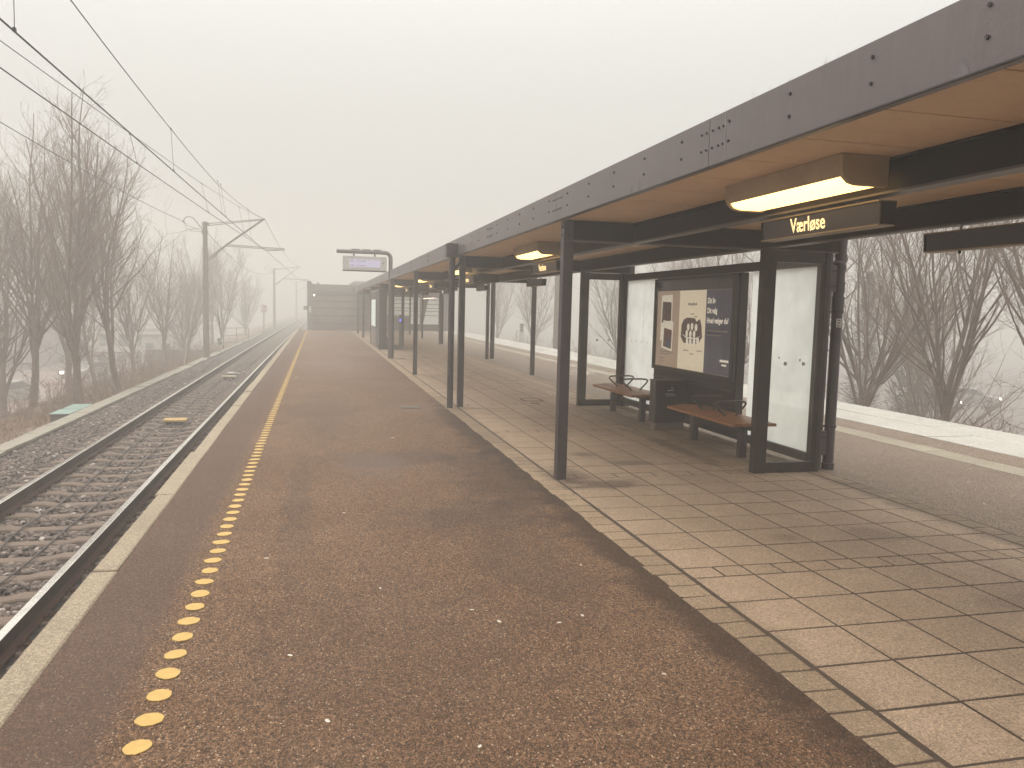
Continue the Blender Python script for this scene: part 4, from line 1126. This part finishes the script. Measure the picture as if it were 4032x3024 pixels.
b3 = dup(bn, (2.70, 32.0, 0), label='bench inside the second shelter, blurred by fog and glass')
r = thing('call_point', 'tiny blue light on a thin grey column beside the second shelter', 'call point', (3.15, 31, 0))
MB().box(-.05, .05, -.04, .04, 0, 1.3).build('column', M_GPOST, r)
MB().tube([(0, -.041, 1.08), (0, -.06, 1.08)], .05, 10).build('light', emis('blue_light', (.08, .12, 1.0), 2.2, (.1, .1, .5)), r)

# ------------------------------------------------------------ station building at the end
M_CLAD = simple('dark_cladding', (.150, .112, .098), .6, 0, .25, .8, .1, 30)
M_CLAD2 = simple('parapet_metal', (.17, .148, .142), .5, .1, .12, 1)
M_CLAD3 = simple('cladding_pale', (.185, .142, .122), .6, 0, .35, .6, .1, 30)
BO_ = (1, 51.6, 0)
bu = thing('station_building', 'dark clad station stair building closing the far end of the platform', 'building', BO_)
def H(): return MB(BO_)
m = H(); m.box(-.30, 4.4, 51.6, 58.0, 0, 2.46); m.build('wall', M_CLAD, bu)
m = H()
for z in (.42, .9, 1.38, 1.82, 2.2): m.box(-.29, 3.2, 51.575, 51.5995, z, z + .035)
m.build('cladding_batten', M_STEEL, bu)
m = H()
for z, c_ in ((.45, .9), (.93, 1.38), (1.41, 1.82), (1.85, 2.2)): m.box(-.28, 1.1, 51.585, 51.5995, z + .02, c_ - .02); m.box(1.14, 2.6, 51.578, 51.5995, z + .03, c_ - .02)
m.build('cladding_panel', M_CLAD3, bu)
m = H(); m.prism_y([(-.62, 0), (-.30, 0), (-.3001, 2.92), (-.42, 3.07), (-.64, 3.07)], 51.45, 58.2); m.build('gable_fin', M_CLAD2, bu)
m = H(); m.box(-.2999, 4.5, 51.5, 58.1, 2.4605, 2.90); m.build('roof', M_CLAD2, bu)
m = H(); m.box(-.02, .10, 52.5, 52.7, 2.9005, 3.03); m.build('roof_vent', M_CLAD2, bu)
m = H(); m.prism_y([(2.25, 2.9005), (6.0, 2.9005), (6.0, 3.25), (2.45, 3.25), (2.25, 3.15)], 55, 60); m.build('roof_box', simple('pale_metal', (.30, .27, .25), .5), bu)
m = H(); m.box(-.24, -.17, 51.55, 51.5745, 2.17, 2.24); m.build('wall_light', emis('wall_lamp', (1, .93, .8), 14), bu)
m = H(); m.box(-.845, -.625, 51.5, 51.56, 1.28, 1.50); m.build('hanging_sign', M_CLAD, bu)
m = H(); m.box(-.78, -.70, 51.495, 51.4995, 1.33, 1.45); m.build('sign_symbol', M_WHITE, bu)
m = H(); m.box(-.515, -.385, 51.43, 51.4495, 1.09, 1.50); m.build('notice_board', M_WHITE, bu)
# glazed stair hall
HO = (6.5, 54, 0)
ha = thing('stair_hall', 'glazed stair hall with barred windows seen through the canopy posts', 'building', HO)
def G(): return MB(HO)
M_HALL = simple('hall_frame', (.085, .062, .052), .6)
G().box(4.5, 6.15, 54, 54.2, 0, .98).build('wall', M_HALL, ha)
G().box(6.15, 8.3, 54, 54.2, 0, .44).build('wall', M_HALL, ha)
G().box(4.45, 8.7, 53.4, 60, 2.26, 2.62).build('roof', M_HALL, ha)
G().box(8.3, 8.68, 53.5, 60, 0, 2.255).build('side_wall', M_CLAD2, ha)
M_HGLASS = simple('hall_pale_glass', (.62, .62, .56), .4, 0, .1, 1)
gl = G().box(4.5, 8.29, 54.5, 54.55, .44, 2.25).build('back_glazing', emis('glowing_hall_glass', (.80, .76, .68), .52, (.5, .5, .46)), ha)  # glass made to glow by itself, standing in for daylight behind the hall
for z in (1.02, 1.32, 1.51, 1.80, 2.09): G().box(4.5, 8.29, 54.05, 54.12, z, z + .035).build('transom', M_HALL, ha)
for xx in (4.75, 6.11, 6.80, 8.1): G().box(xx, xx + .06, 54.0, 54.1, .98 if xx < 6.15 else .45, 2.259).build('mullion', M_HALL, ha)
m = G(); m.prism_y([(6.86, .45), (7.05, .45), (7.42, 2.25), (7.0, 2.25)], 54.2, 54.4); m.build('stair_wall', M_HALL, ha)
for k in range(9): G().box(6.98 + k * .13, 7.06 + k * .13, 53.45, 53.6, 2.17 + k * .013, 2.205 + k * .013).build('ceiling_light', emis('hall_light', (1, .80, .62), 5) if k == 0 else MATS['hall_light'], ha)

# drain grate, manhole, painted symbol
gr_ = thing('drain_grate', 'small metal drain grate set in the asphalt near the hopper pipe', 'drain', (1.45, 12.57, 0))
MB((1.45, 12.57, 0)).box(1.29, 1.61, 12.40, 12.74, .0005, .004).build('frame', M_DIRT, gr_)
m = MB((1.45, 12.57, 0))
for k in range(9): m.box(1.297 + k * .0355, 1.309 + k * .0355, 12.41, 12.73, .0042, .012)
m.build('bars', simple('grate_iron', (.17, .135, .11), .7), gr_)
mh = thing('access_cover', 'rectangular access cover in the paving beyond the nearest front post', 'cover', (3.7, 13.3, 0))
m = MB((3.7, 13.3, 0)); m.box(3.56, 3.86, 13.28, 13.31, .004, .008); m.box(3.56, 3.86, 13.62, 13.65, .004, .008); m.box(3.53, 3.559, 13.28, 13.65, .004, .008); m.box(3.861, 3.89, 13.28, 13.65, .004, .008); m.box(3.58, 3.72, 12.95, 13.02, .004, .008); m.build('frame', M_CLIP, mh)
MB((3.7, 13.3, 0)).box(3.56, 3.86, 13.311, 13.619, .003, .006).build('cover', M_SLAB, mh)
ps = thing('painted_symbol', 'white painted bicycle symbol on the grey asphalt right of the paving', 'road marking', (6.6, 19.6, .0))
M_PAINT = simple('worn_white_paint', (.62, .58, .52), .6, 0, .15, 20, dirt=(.3, .25, .2, .6))
for (cx, cy_) in ((6.45, 19.1), (6.72, 20.0)):
    m = MB((6.6, 19.6, 0)); n = 28; vs = []
    for k in range(n): a = 2 * math.pi * k / n; vs += [(cx + .30 * math.cos(a), cy_ + .30 * math.sin(a), .004), (cx + .25 * math.cos(a), cy_ + .25 * math.sin(a), .004)]
    m.add(vs, [(2 * k, (2 * k + 2) % (2 * n), (2 * k + 3) % (2 * n), 2 * k + 1) for k in range(n)]); m.build('wheel', M_PAINT, ps)
m = MB((6.6, 19.6, 0))
for a, c_ in (((6.45, 19.1), (6.85, 19.3)), ((6.85, 19.3), (6.72, 20)), ((6.45, 19.1), (6.9, 19.75)), ((6.9, 19.75), (6.85, 19.3)), ((6.9, 19.75), (7.2, 19.9)), ((6.9, 19.75), (7.28, 19.6)), ((6.85, 19.3), (7.02, 19.25))):
    m.beam((a[0], a[1], .0045), (c_[0], c_[1], .0045), .045, .002)
m.build('frame', M_PAINT, ps)

# pale litter specks
sp = None
for (x, y, s_) in ((.8, 3.99, .011), (.91, 3.81, .015), (1.36, 3.81, .013), (-.12, 3.6, .012), (.04, 2.98, .013), (.58, 2.69, .010), (1.21, 3.74, .012), (-.31, 5.06, .014), (.35, 4.4, .01), (1.5, 3.1, .01), (1.62, 4.6, .012), (.2, 6.1, .012),
                   (5.7, 5.6, .014), (6.3, 6.4, .015), (6.0, 7.4, .014), (6.6, 6.0, .015), (5.9, 8.2, .014), (6.9, 7.0, .015), (6.1, 5.0, .014), (.9, 9.6, .02), (-.45, 17.9, .03), (1.1, 14.2, .02)):
    if sp is None:
        m = MB(); pts = [(math.cos(k * .9) * (1 + .3 * math.sin(k * 2.1)), math.sin(k * .9) * (.8 + .25 * math.cos(k * 1.7))) for k in range(7)]
        m.prism_z(pts, 0, .25); o = sp = m.build('chewing_gum', simple('pale_gum', (.50, .44, .38), .8))
    else: o = sp.copy(); COL.objects.link(o)
    o.location = (x, y, .0015); o.scale = (s_, s_, .008); o.rotation_euler = (0, 0, R.uniform(0, 6)); tag(o, 'small pale trodden chewing gum speck on the asphalt', 'gum speck', 'pale specks on the asphalt')

# ------------------------------------------------------------ trees
M_BARK = simple('bark', (.165, .108, .080), .9, 0, .3, 6, .6, 30, dirt=(.10, .085, .055, .5))
M_TWIG = simple('twigs', (.20, .135, .105), .9, 0, .25, 2)
def unit(v): return v / (np.linalg.norm(v) + 1e-9)
def grow_tree(seed, H_, fork, nl, spread, twigs=1.0, lean=(0, 0), ivy=False):
    rg = np.random.default_rng(seed)
    thick = []; thin = []
    def walk(p, d, r0, r1, L_, n, wob, up):
        pts = [p]; rs = [r0]; dirs = [d]
        for k in range(n):
            d = unit(d + rg.normal(0, wob, 3) + np.array([0, 0, up]))
            p = p + d * L_ / n; pts.append(p); rs.append(r0 + (r1 - r0) * (k + 1) / n); dirs.append(d)
        return pts, rs, dirs
    def side(d, ang):
        a = rg.normal(0, 1, 3); u = unit(a - d * np.dot(a, d)); return unit(d * math.cos(ang) + u * math.sin(ang))
    base_r = H_ * .0108
    d0 = unit(np.array([lean[0], lean[1], 1.0]))
    tp, tr, td = walk(np.zeros(3) - np.array([0, 0, .4]), d0, base_r * 1.25, base_r * .85, fork + .4, 6, .05, .0)
    thick.append((tp, tr))
    for i in range(nl):
        ang = rg.uniform(.12, spread); az = 2 * math.pi * (i + rg.uniform(-.3, .3)) / nl
        u = np.array([math.cos(az), math.sin(az), 0]); d = unit(td[-1] * math.cos(ang) + u * math.sin(ang))
        k0 = rg.integers(3, 7) if i else 6
        rl = base_r * (rg.uniform(.38, .58) if i else .66)
        L_ = (H_ - fork) * rg.uniform(.72, 1.0)
        lp_, lr, ld = walk(tp[k0], d, rl, .012, L_, 14, .055, .045)
        thick.append((lp_, lr))
        nb = int(20 * twigs)
        for j in range(nb):
            t_ = rg.uniform(.10, .97); q = min(13, int(t_ * 14)); L1 = (H_ * .34) * (1.05 - t_) * rg.uniform(.6, 1.2) + .45
            d1 = side(ld[q], rg.uniform(.38, .85))
            r1 = min(lr[q] * .6, .006 + L1 * .011)
            p1, rr1, dd1 = walk(lp_[q], d1, r1, .006, L1, 7, .06, .085)
            (thick if r1 > .02 else thin).append((p1, rr1))
            for m_ in range(int((3 + L1 * 2.3) * twigs)):
                q1 = rg.integers(1, 8); L2 = rg.uniform(.3, .85) * (.5 + L1 * .35)
                d2 = side(dd1[q1], rg.uniform(.35, .8))
                p2, rr2, dd2 = walk(p1[q1], d2, .0052, .003, L2, 3, .09, .09); thin.append((p2, rr2))
                for w in range(3):
                    q2 = rg.integers(1, 4); p3, rr3, _ = walk(p2[q2], side(dd2[q2], rg.uniform(.4, .9)),   .0035, .0025, L2 * rg.uniform(.3, .6), 2, .15, .08); thin.append((p3, rr3))
    # low side shoots
    for j in range(int(10 * twigs)):
        z = rg.uniform(.5, fork); d1 = side(d0, rg.uniform(.7, 1.3)); p1, rr1, dd1 = walk(d0 * z, d1, .012, .005, rg.uniform(.5, 1.5), 5, .2, .06); thin.append((p1, rr1))
        for w in range(6):
            q2 = rg.integers(1, 6); p3, rr3, _ = walk(p1[q2], side(dd1[q2], .7), .005, .003, .35, 2, .2, .06); thin.append((p3, rr3))
    def tubes(chains, n):
        V = []; F = []; base = 0
        for pts, rs in chains:
            P = np.array(pts); m_ = len(P)
            D_ = np.gradient(P, axis=0); D_ /= (np.linalg.norm(D_, axis=1, keepdims=True) + 1e-9)
            A = np.where(np.abs(D_[:, 2:3]) < .9, np.array([[0, 0, 1.]]), np.array([[1., 0, 0]]))
            U = np.cross(D_, A); U /= (np.linalg.norm(U, axis=1, keepdims=True) + 1e-9); Wv = np.cross(D_, U)
            th = np.arange(n) * 2 * math.pi / n
            ring = P[:, None] + np.array(rs)[:, None, None] * (np.cos(th)[None, :, None] * U[:, None] + np.sin(th)[None, :, None] * Wv[:, None])
            V.append(ring.reshape(-1, 3))
            idx = base + np.arange(m_ * n).reshape(m_, n); nx_ = np.roll(idx, -1, axis=1)
            F.append(np.stack([idx[:-1], nx_[:-1], nx_[1:], idx[1:]], -1).reshape(-1, 4)); base += m_ * n
        return np.concatenate(V), np.concatenate(F)
    return tubes(thick, 7), tubes(thin, 3)
TP = []
def make_tree_proto(seed, H_, fork, nl, spread, twigs=1.0, lean=(0, 0)):
    (tv, tf), (cv, cf) = grow_tree(seed, H_, fork, nl, spread, twigs, lean)
    root = bpy.data.objects.new('bare_tree', None); COL.objects.link(root); root.empty_display_size = .3
    t_ = np_mesh('trunk', tv, tf, M_BARK, root); t_.data.shade_smooth()
    np_mesh('crown', cv, cf, M_TWIG, root)
    return [root, False]
TP = [make_tree_proto(21, 11.0, 2.0, 5, .24, 1.0), make_tree_proto(34, 10.5, 1.6, 5, .22, 1.0), make_tree_proto(55, 10.0, 2.4, 5, .24, 1.0, (-.22, .0)),
      make_tree_proto(68, 8.0, 1.4, 5, .20, 1.0), make_tree_proto(72, 9.5, 1.4, 6, .38), make_tree_proto(83, 8.5, .8, 7, .55)]
def plant(pi, x, y, s_, rz, label, group, z=None):
    pr = TP[pi]
    if not pr[1]: o = pr[0]; pr[1] = True
    else: o = dup(pr[0])
    o.location = (x, y, ground_z(x) if z is None else z); o.rotation_euler = (0, 0, rz); o.scale = (s_, s_, s_)
    tag(o, label, 'tree', group)
GL = 'bare trees on the slope left of the track'
plant(0, -9.5, 30.0, 1.02, .4, 'tall bare tree forking low near the left edge of the view, behind the cover slabs', GL)
plant(1, -7.3, 27.0, 1.02, 2.0, 'bare tree with a thick trunk right behind the two green lidded boxes', GL)
plant(2, -6.9, 31.0, .96, -.4, 'bare tree with a leaning lower trunk, third along the gravel shoulder', GL)
plant(3, -8.6, 41.0, .98, 1.1, 'bare tree left of the mast, fourth in the row', GL)
plant(0, -8.2, 47.0, .72, 3.9, 'slimmer bare tree fading in the fog, fifth in the row', GL)
plant(3, -7.6, 50.0, .76, 5.1, 'small upright bare tree just left of the mast, last of the dark ones', GL)
plant(4, -10.8, 27.0, 1.0, 5.0, 'spreading bare tree cut by the left edge of the view', GL)
plant(1, -11.4, 33.0, 1.1, 4.0, 'bare tree standing behind the tall one at the left edge', GL)
plant(0, -10.5, 38.0, 1.0, 1.7, 'bare tree standing lower on the slope behind the leaning one', GL)
plant(3, -11.2, 45.0, 1.05, 2.6, 'bare tree lower on the slope behind the fourth one', GL)
plant(5, -8.6, 56.0, .95, .3, 'pale spreading tree in the fog immediately left of the mast', GL)
plant(4, -7.4, 66.0, .9, 2.2, 'ghostly tree in thick fog just right of the mast', GL)
plant(1, -8.8, 72.0, 1.05, 1.0, 'tall ghostly tree in thick fog behind the stay rod', GL)
plant(5, -6.9, 82.0, .8, 4.4, 'faint low tree behind the far signal board', GL)
GR = 'bare trees beyond the right hand track'
plant(4, 15.2, 16.3, 1.0, .5, 'big bare tree with a thick mossy forked trunk under the black sign', GR)
plant(5, 15.6, 20.0, 1.15, 1.9, 'wide bare tree with low branches right of the drainpipe', GR)
plant(0, 15.4, 13.6, .85, 3.0, 'upright bare tree near the right edge of the view', GR)
plant(4, 17.2, 12.9, .85, 2.2, 'bare tree cut by the right edge of the view', GR)
plant(2, 14.8, 22.5, 1.15, 2.4, 'leaning bare tree directly behind the drainpipe', GR)
plant(4, 16.0, 28.0, .95, 3.3, 'bare tree seen above the shelter wall', GR)
plant(5, 15.5, 32.0, .8, .9, 'bare tree seen through the far glass end of the shelter', GR)
plant(5, 15.5, 39.0, .85, 2.7, 'pale bare tree seen between the shelter and the nearest front post', GR)
plant(1, 18.0, 36.0, 1.0, 1.2, 'pale bare tree higher up behind the shelter in the fog', GR)
plant(4, 16.6, 60.0, 1.0, 4.4, 'ghostly tree in the fog between two rear posts', GR)
plant(1, 16.8, 74.0, 1.0, 3.8, 'faint tree in the fog right of the thick rear drainpipe', GR)
plant(3, 20.5, 15.5, 1.15, .2, 'tall slim bare tree far behind the one at the right edge', GR)
plant(5, 22.5, 25.0, 1.2, .8, 'far bare tree low on the slope beyond the right hand track', GR)
for pr in TP:
    if not pr[1]: bpy.data.objects.remove(pr[0])

# ghost conifers
M_CON = simple('conifer_green', (.045, .045, .028), .9, 0, .3, 3)
def conifer(x, y, h, label, sd):
    rg = np.random.default_rng(sd)
    r = thing('conifer_tree', label, 'tree', (x, y, ground_z(x)), 0, 'conifers behind the right hand bare trees')
    MB().tube([(0, 0, -.3), (0, 0, h * .9)], [.16, .03], 7).build('trunk', M_BARK, r)
    n = 7000; t_ = rg.uniform(.05, 1, n) ** .8; z = t_ * h; rad = (1 - t_) ** .75 * h * .13 * (1 + .25 * np.sin(z * 5)) + .05
    a = rg.uniform(0, 6.28, n); rr = rad * rg.uniform(.35, 1.05, n)
    P = np.stack([rr * np.cos(a), rr * np.sin(a), z], -1)
    d = np.stack([np.cos(a), np.sin(a), rg.uniform(-.2, .6, n)], -1) * rg.uniform(.10, .25, (n, 1)); w = np.stack([-np.sin(a), np.cos(a), rg.normal(0, .3, n)], -1) * .035
    V = np.stack([P + w, P - w, P + d], 1).reshape(-1, 3); np_mesh('crown', V, np.arange(3 * n).reshape(-1, 3), M_CON, r)
conifer(27.0, 34.5, 8.6, 'narrow hazy conifer behind the bare branches, left one of two', 1)
conifer(25.5, 29.5, 8.2, 'narrow hazy conifer behind the bare branches, right one of two', 2)

# undergrowth on both slopes
def brush(name, n, xr, yr, h0, h1, label, seed):
    rg = np.random.default_rng(seed)
    V = []; F = []; base = 0
    for i in range(n):
        x = rg.uniform(*xr); y = yr[0] + (yr[1] - yr[0]) * rg.uniform(0, 1) ** 1.2
        if -7.3 < x < 0 and 17 < y < 24.5: continue
        h = rg.uniform(h0, h1) * (.6 + .5 * abs(math.sin(y * .7 + x)))
        p = np.array([x, y, ground_z(x) - .1]); d = unit(np.array([rg.normal(0, .25), rg.normal(0, .25), 1.]))
        chains = []
        pts = [p]
        for k in range(5): d = unit(d + rg.normal(0, .16, 3)); pts.append(pts[-1] + d * h / 5)
        chains.append((pts, np.linspace(.014, .004, 6)))
        for j in range(9):
            q = rg.integers(1, 6); dd = unit(d * .6 + rg.normal(0, .6, 3) + np.array([0, 0, .3])); L_ = rg.uniform(.2, .6) * h * .5
            pp = [pts[q], pts[q] + dd * L_ * .5, pts[q] + unit(dd + rg.normal(0, .25, 3)) * L_]; chains.append((pp, (.006, .005, .003)))
        for pts_, rs in chains:
            P = np.array(pts_); m_ = len(P); D_ = np.gradient(P, axis=0); D_ /= (np.linalg.norm(D_, axis=1, keepdims=True) + 1e-9)
            U = np.cross(D_, np.array([.31, .95, .05])); U /= (np.linalg.norm(U, axis=1, keepdims=True) + 1e-9); Wv = np.cross(D_, U)
            th = np.arange(3) * 2.094
            ring = P[:, None] + np.array(rs)[:, None, None] * (np.cos(th)[None, :, None] * U[:, None] + np.sin(th)[None, :, None] * Wv[:, None])
            V.append(ring.reshape(-1, 3)); idx = base + np.arange(m_ * 3).reshape(m_, 3); nx_ = np.roll(idx, -1, axis=1)
            F.append(np.stack([idx[:-1], nx_[:-1], nx_[1:], idx[1:]], -1).reshape(-1, 4)); base += m_ * 3
    o = np_mesh(name, np.concatenate(V), np.concatenate(F), M_BRUSH); tag(o, label, 'undergrowth', kind='stuff')
M_BRUSH = simple('brush_twigs', (.190, .112, .078), .9, 0, .35, 2)
brush('undergrowth', 900, (-10.5, -6.1), (13, 60), .4, 1.5, 'tangled leafless brown undergrowth on the slope left of the track', 5)
brush('undergrowth', 1000, (17.0, 27), (8, 60), 1.2, 2.8, 'tall brown thicket of bare stems behind the trees beyond the right hand track', 16)
brush('undergrowth', 900, (14.3, 20), (8, 60), .5, 1.6, 'tangled leafless brown undergrowth on the slope beyond the right hand track', 6)
def lsamp(x0, x1, y0, y1):
    def f(n):
        x = NR.uniform(x0, x1, n); y = y0 + (y1 - y0) * NR.uniform(0, 1, n) ** 1.2
        k = ~((x > -6.8) & (y > 18.5) & (y < 24.2)); x, y = x[k], y[k]
        return np.stack([x, y, np.array([ground_z(q) for q in x]) - .02], -1)
    return f
M_DEAD, t, p = new_mat('dead_leaves'); b = NB(t); g = b.n('ShaderNodeNewGeometry')
c = b.mix(g.outputs['Random Per Island'], (.11, .055, .030), (.27, .15, .075)); b.l(c, p.inputs['Base Color']); p.inputs['Roughness'].default_value = .85
tag(blades(26000, lsamp(-11, -5.75, 12, 55), .05, .28, .010, 'dead_leaves', M_DEAD, 1.3), 'dead brown leaves and stalks covering the left slope', 'leaf litter', kind='stuff')

# ------------------------------------------------------------ things down on the lower ground
M_REDB = simple('red_brick_wall', (.30, .12, .09), .85, 0, .12, 1.5); M_ROOFG = simple('roof_grey', (.16, .13, .125), .8); M_PALEW = simple('pale_wall', (.55, .52, .47), .8, 0, .05)
M_WIN = simple('dark_window', (.06, .06, .07), .2)
def house(x0, x1, y0, y1, z0, z1, wm, label, name, nwin=4, rows_=1, roof=.4):
    r = thing(name, label, 'building', (x0, y0, z0)); o = (x0, y0, z0)
    MB(o).box(x0, x1, y0, y1, z0 - .3, z1).build('wall', wm, r)
    MB(o).prism_x([(y0 - .3, z1 + .002), (y1 + .3, z1 + .002), ((y0 + y1) / 2, z1 + roof)], x0 - .3, x1 + .3).build('roof', M_ROOFG, r)
    for k in range(nwin):
        for q in range(rows_):
            xa = x0 + (x1 - x0) * (k + .25) / nwin; w = (x1 - x0) / nwin * .5; h = (z1 - z0) / rows_; za = z0 + h * (q + .35)
            f = MB(o).box(xa - .06, xa + w + .06, y0 - .04, y0 - .002, za - .06, za + h * .45 + .06).build('window', M_WHITE, r)
            MB(o).box(xa, xa + w, y0 - .05, y0 - .0405, za, za + h * .45).build('pane', M_WIN, f)
house(-22, -15.2, 80, 88, -4.7, -3.2, M_REDB, 'low reddish building half hidden behind the leaning tree', 'brick_building', 4, 1, .3)
house(-23, -15.5, 92, 100, -4.7, -1.4, M_PALEW, 'pale low building above the reddish one', 'white_building', 4, 1, .5)
house(-40, -23.4, 74, 86, -4.7, .2, simple('grey_violet_wall', (.22, .19, .20), .8), 'large grey building behind the trees at the left edge', 'office_building', 7, 2, .2)
house(-14.0, -11.6, 70, 73, -4.7, -1.15, M_PALEW, 'small pale hut in the fog left of the mast', 'hut', 2, 1, .15)
w_ = MB((-14, 54, -4.4)); w_.box(-10.5, -6.1, 54, 54.4, -4.6, -1.50); tag(w_.build('retaining_wall', simple('dark_wall', (.15, .115, .10), .9)), 'long dark low wall left of the mast foot', 'wall')

def make_car():
    r = thing('parked_car', '', 'car', (0, 0, 0))
    body_m = simple('car_paint', (.30, .28, .27), .3, .2, .05)
    # side profile in (y,z), car faces -y
    low = [(-2.1, .35), (-2.15, .6), (-2.05, .78), (-1.2, .92), (-.55, 1.38), (.75, 1.42), (1.55, 1.0), (2.05, .95), (2.15, .6), (2.1, .35), (1.75, .32), (1.65, .55), (1.35, .66), (1.05, .55), (.95, .30), (-.95, .30), (-1.05, .55), (-1.35, .66), (-1.65, .55), (-1.75, .32)]
    m = MB(); m.prism_x(low, -.84, .84); m.build('body', body_m, r, bevel=.05)
    m = MB(); m.prism_x([(-1.08, .95), (-.52, 1.33), (.70, 1.36), (1.35, 1.0)], -.845, -.842); m.prism_x([(-1.08, .95), (-.52, 1.33), (.70, 1.36), (1.35, 1.0)], .842, .845)
    m.add([(-.7, -1.19, .945), (.7, -1.19, .945), (.62, -.575, 1.385), (-.62, -.575, 1.385)], [(0, 1, 2, 3)]); m.build('window', M_WIN, r)
    for sx_ in (-1, 1):
        for yy in (-1.35, 1.35):
            wl = MB(); wl.tube([(sx_ * .66, yy, .32), (sx_ * .86, yy, .32)], .32, 16); w2 = wl.build('tyre', M_CABLE, r)
            MB().tube([(sx_ * .862, yy, .32), (sx_ * .868, yy, .32)], .19, 12).build('rim', M_GALV, w2)
        MB().box(sx_ * .62 - .14, sx_ * .62 + .14, -2.17, -2.10, .60, .74).build('headlight', emis('headlight_lit', (1, .86, .66), 14) if 'headlight_lit' not in MATS else MATS['headlight_lit'], r)
    MB().box(-.25, .25, -2.165, -2.12, .42, .52).build('number_plate', M_WHITE, r)
    return r
cr_ = make_car(); cr_.location = (-17.6, 50.6, -4.6); cr_.rotation_euler = (0, 0, -.33); cr_['label'] = 'car with lit headlights low behind branches at the left edge'
dup(cr_, (-17.4, 66.8, -4.6), -.25, 'farther car whose single light shines beside the second tree trunk')
dup(cr_, (42.5, 47.5, -4.8), .9, 'pale car roof glimpsed low through the right hand branches')
dup(cr_, (47.5, 49.0, -4.8), .8, 'second car glimpsed low through the right hand branches')

# ------------------------------------------------------------ haze
hz = MB(); hz.box(-385, 385, -65, 385, -6.5, 13.5)
mh_, t, p = new_mat('fog'); t.nodes.remove(p)
pv = t.nodes.new('ShaderNodeVolumePrincipled'); pv.inputs['Color'].default_value = (.66, .642, .615, 1); pv.inputs['Density'].default_value = .0142; pv.inputs['Anisotropy'].default_value = .2
t.links.new(pv.outputs[0], t.nodes['Material Output'].inputs['Volume'])
h = hz.build('haze', mh_); tag(h, 'pale thick winter fog filling the air over the station', 'fog', kind='stuff')
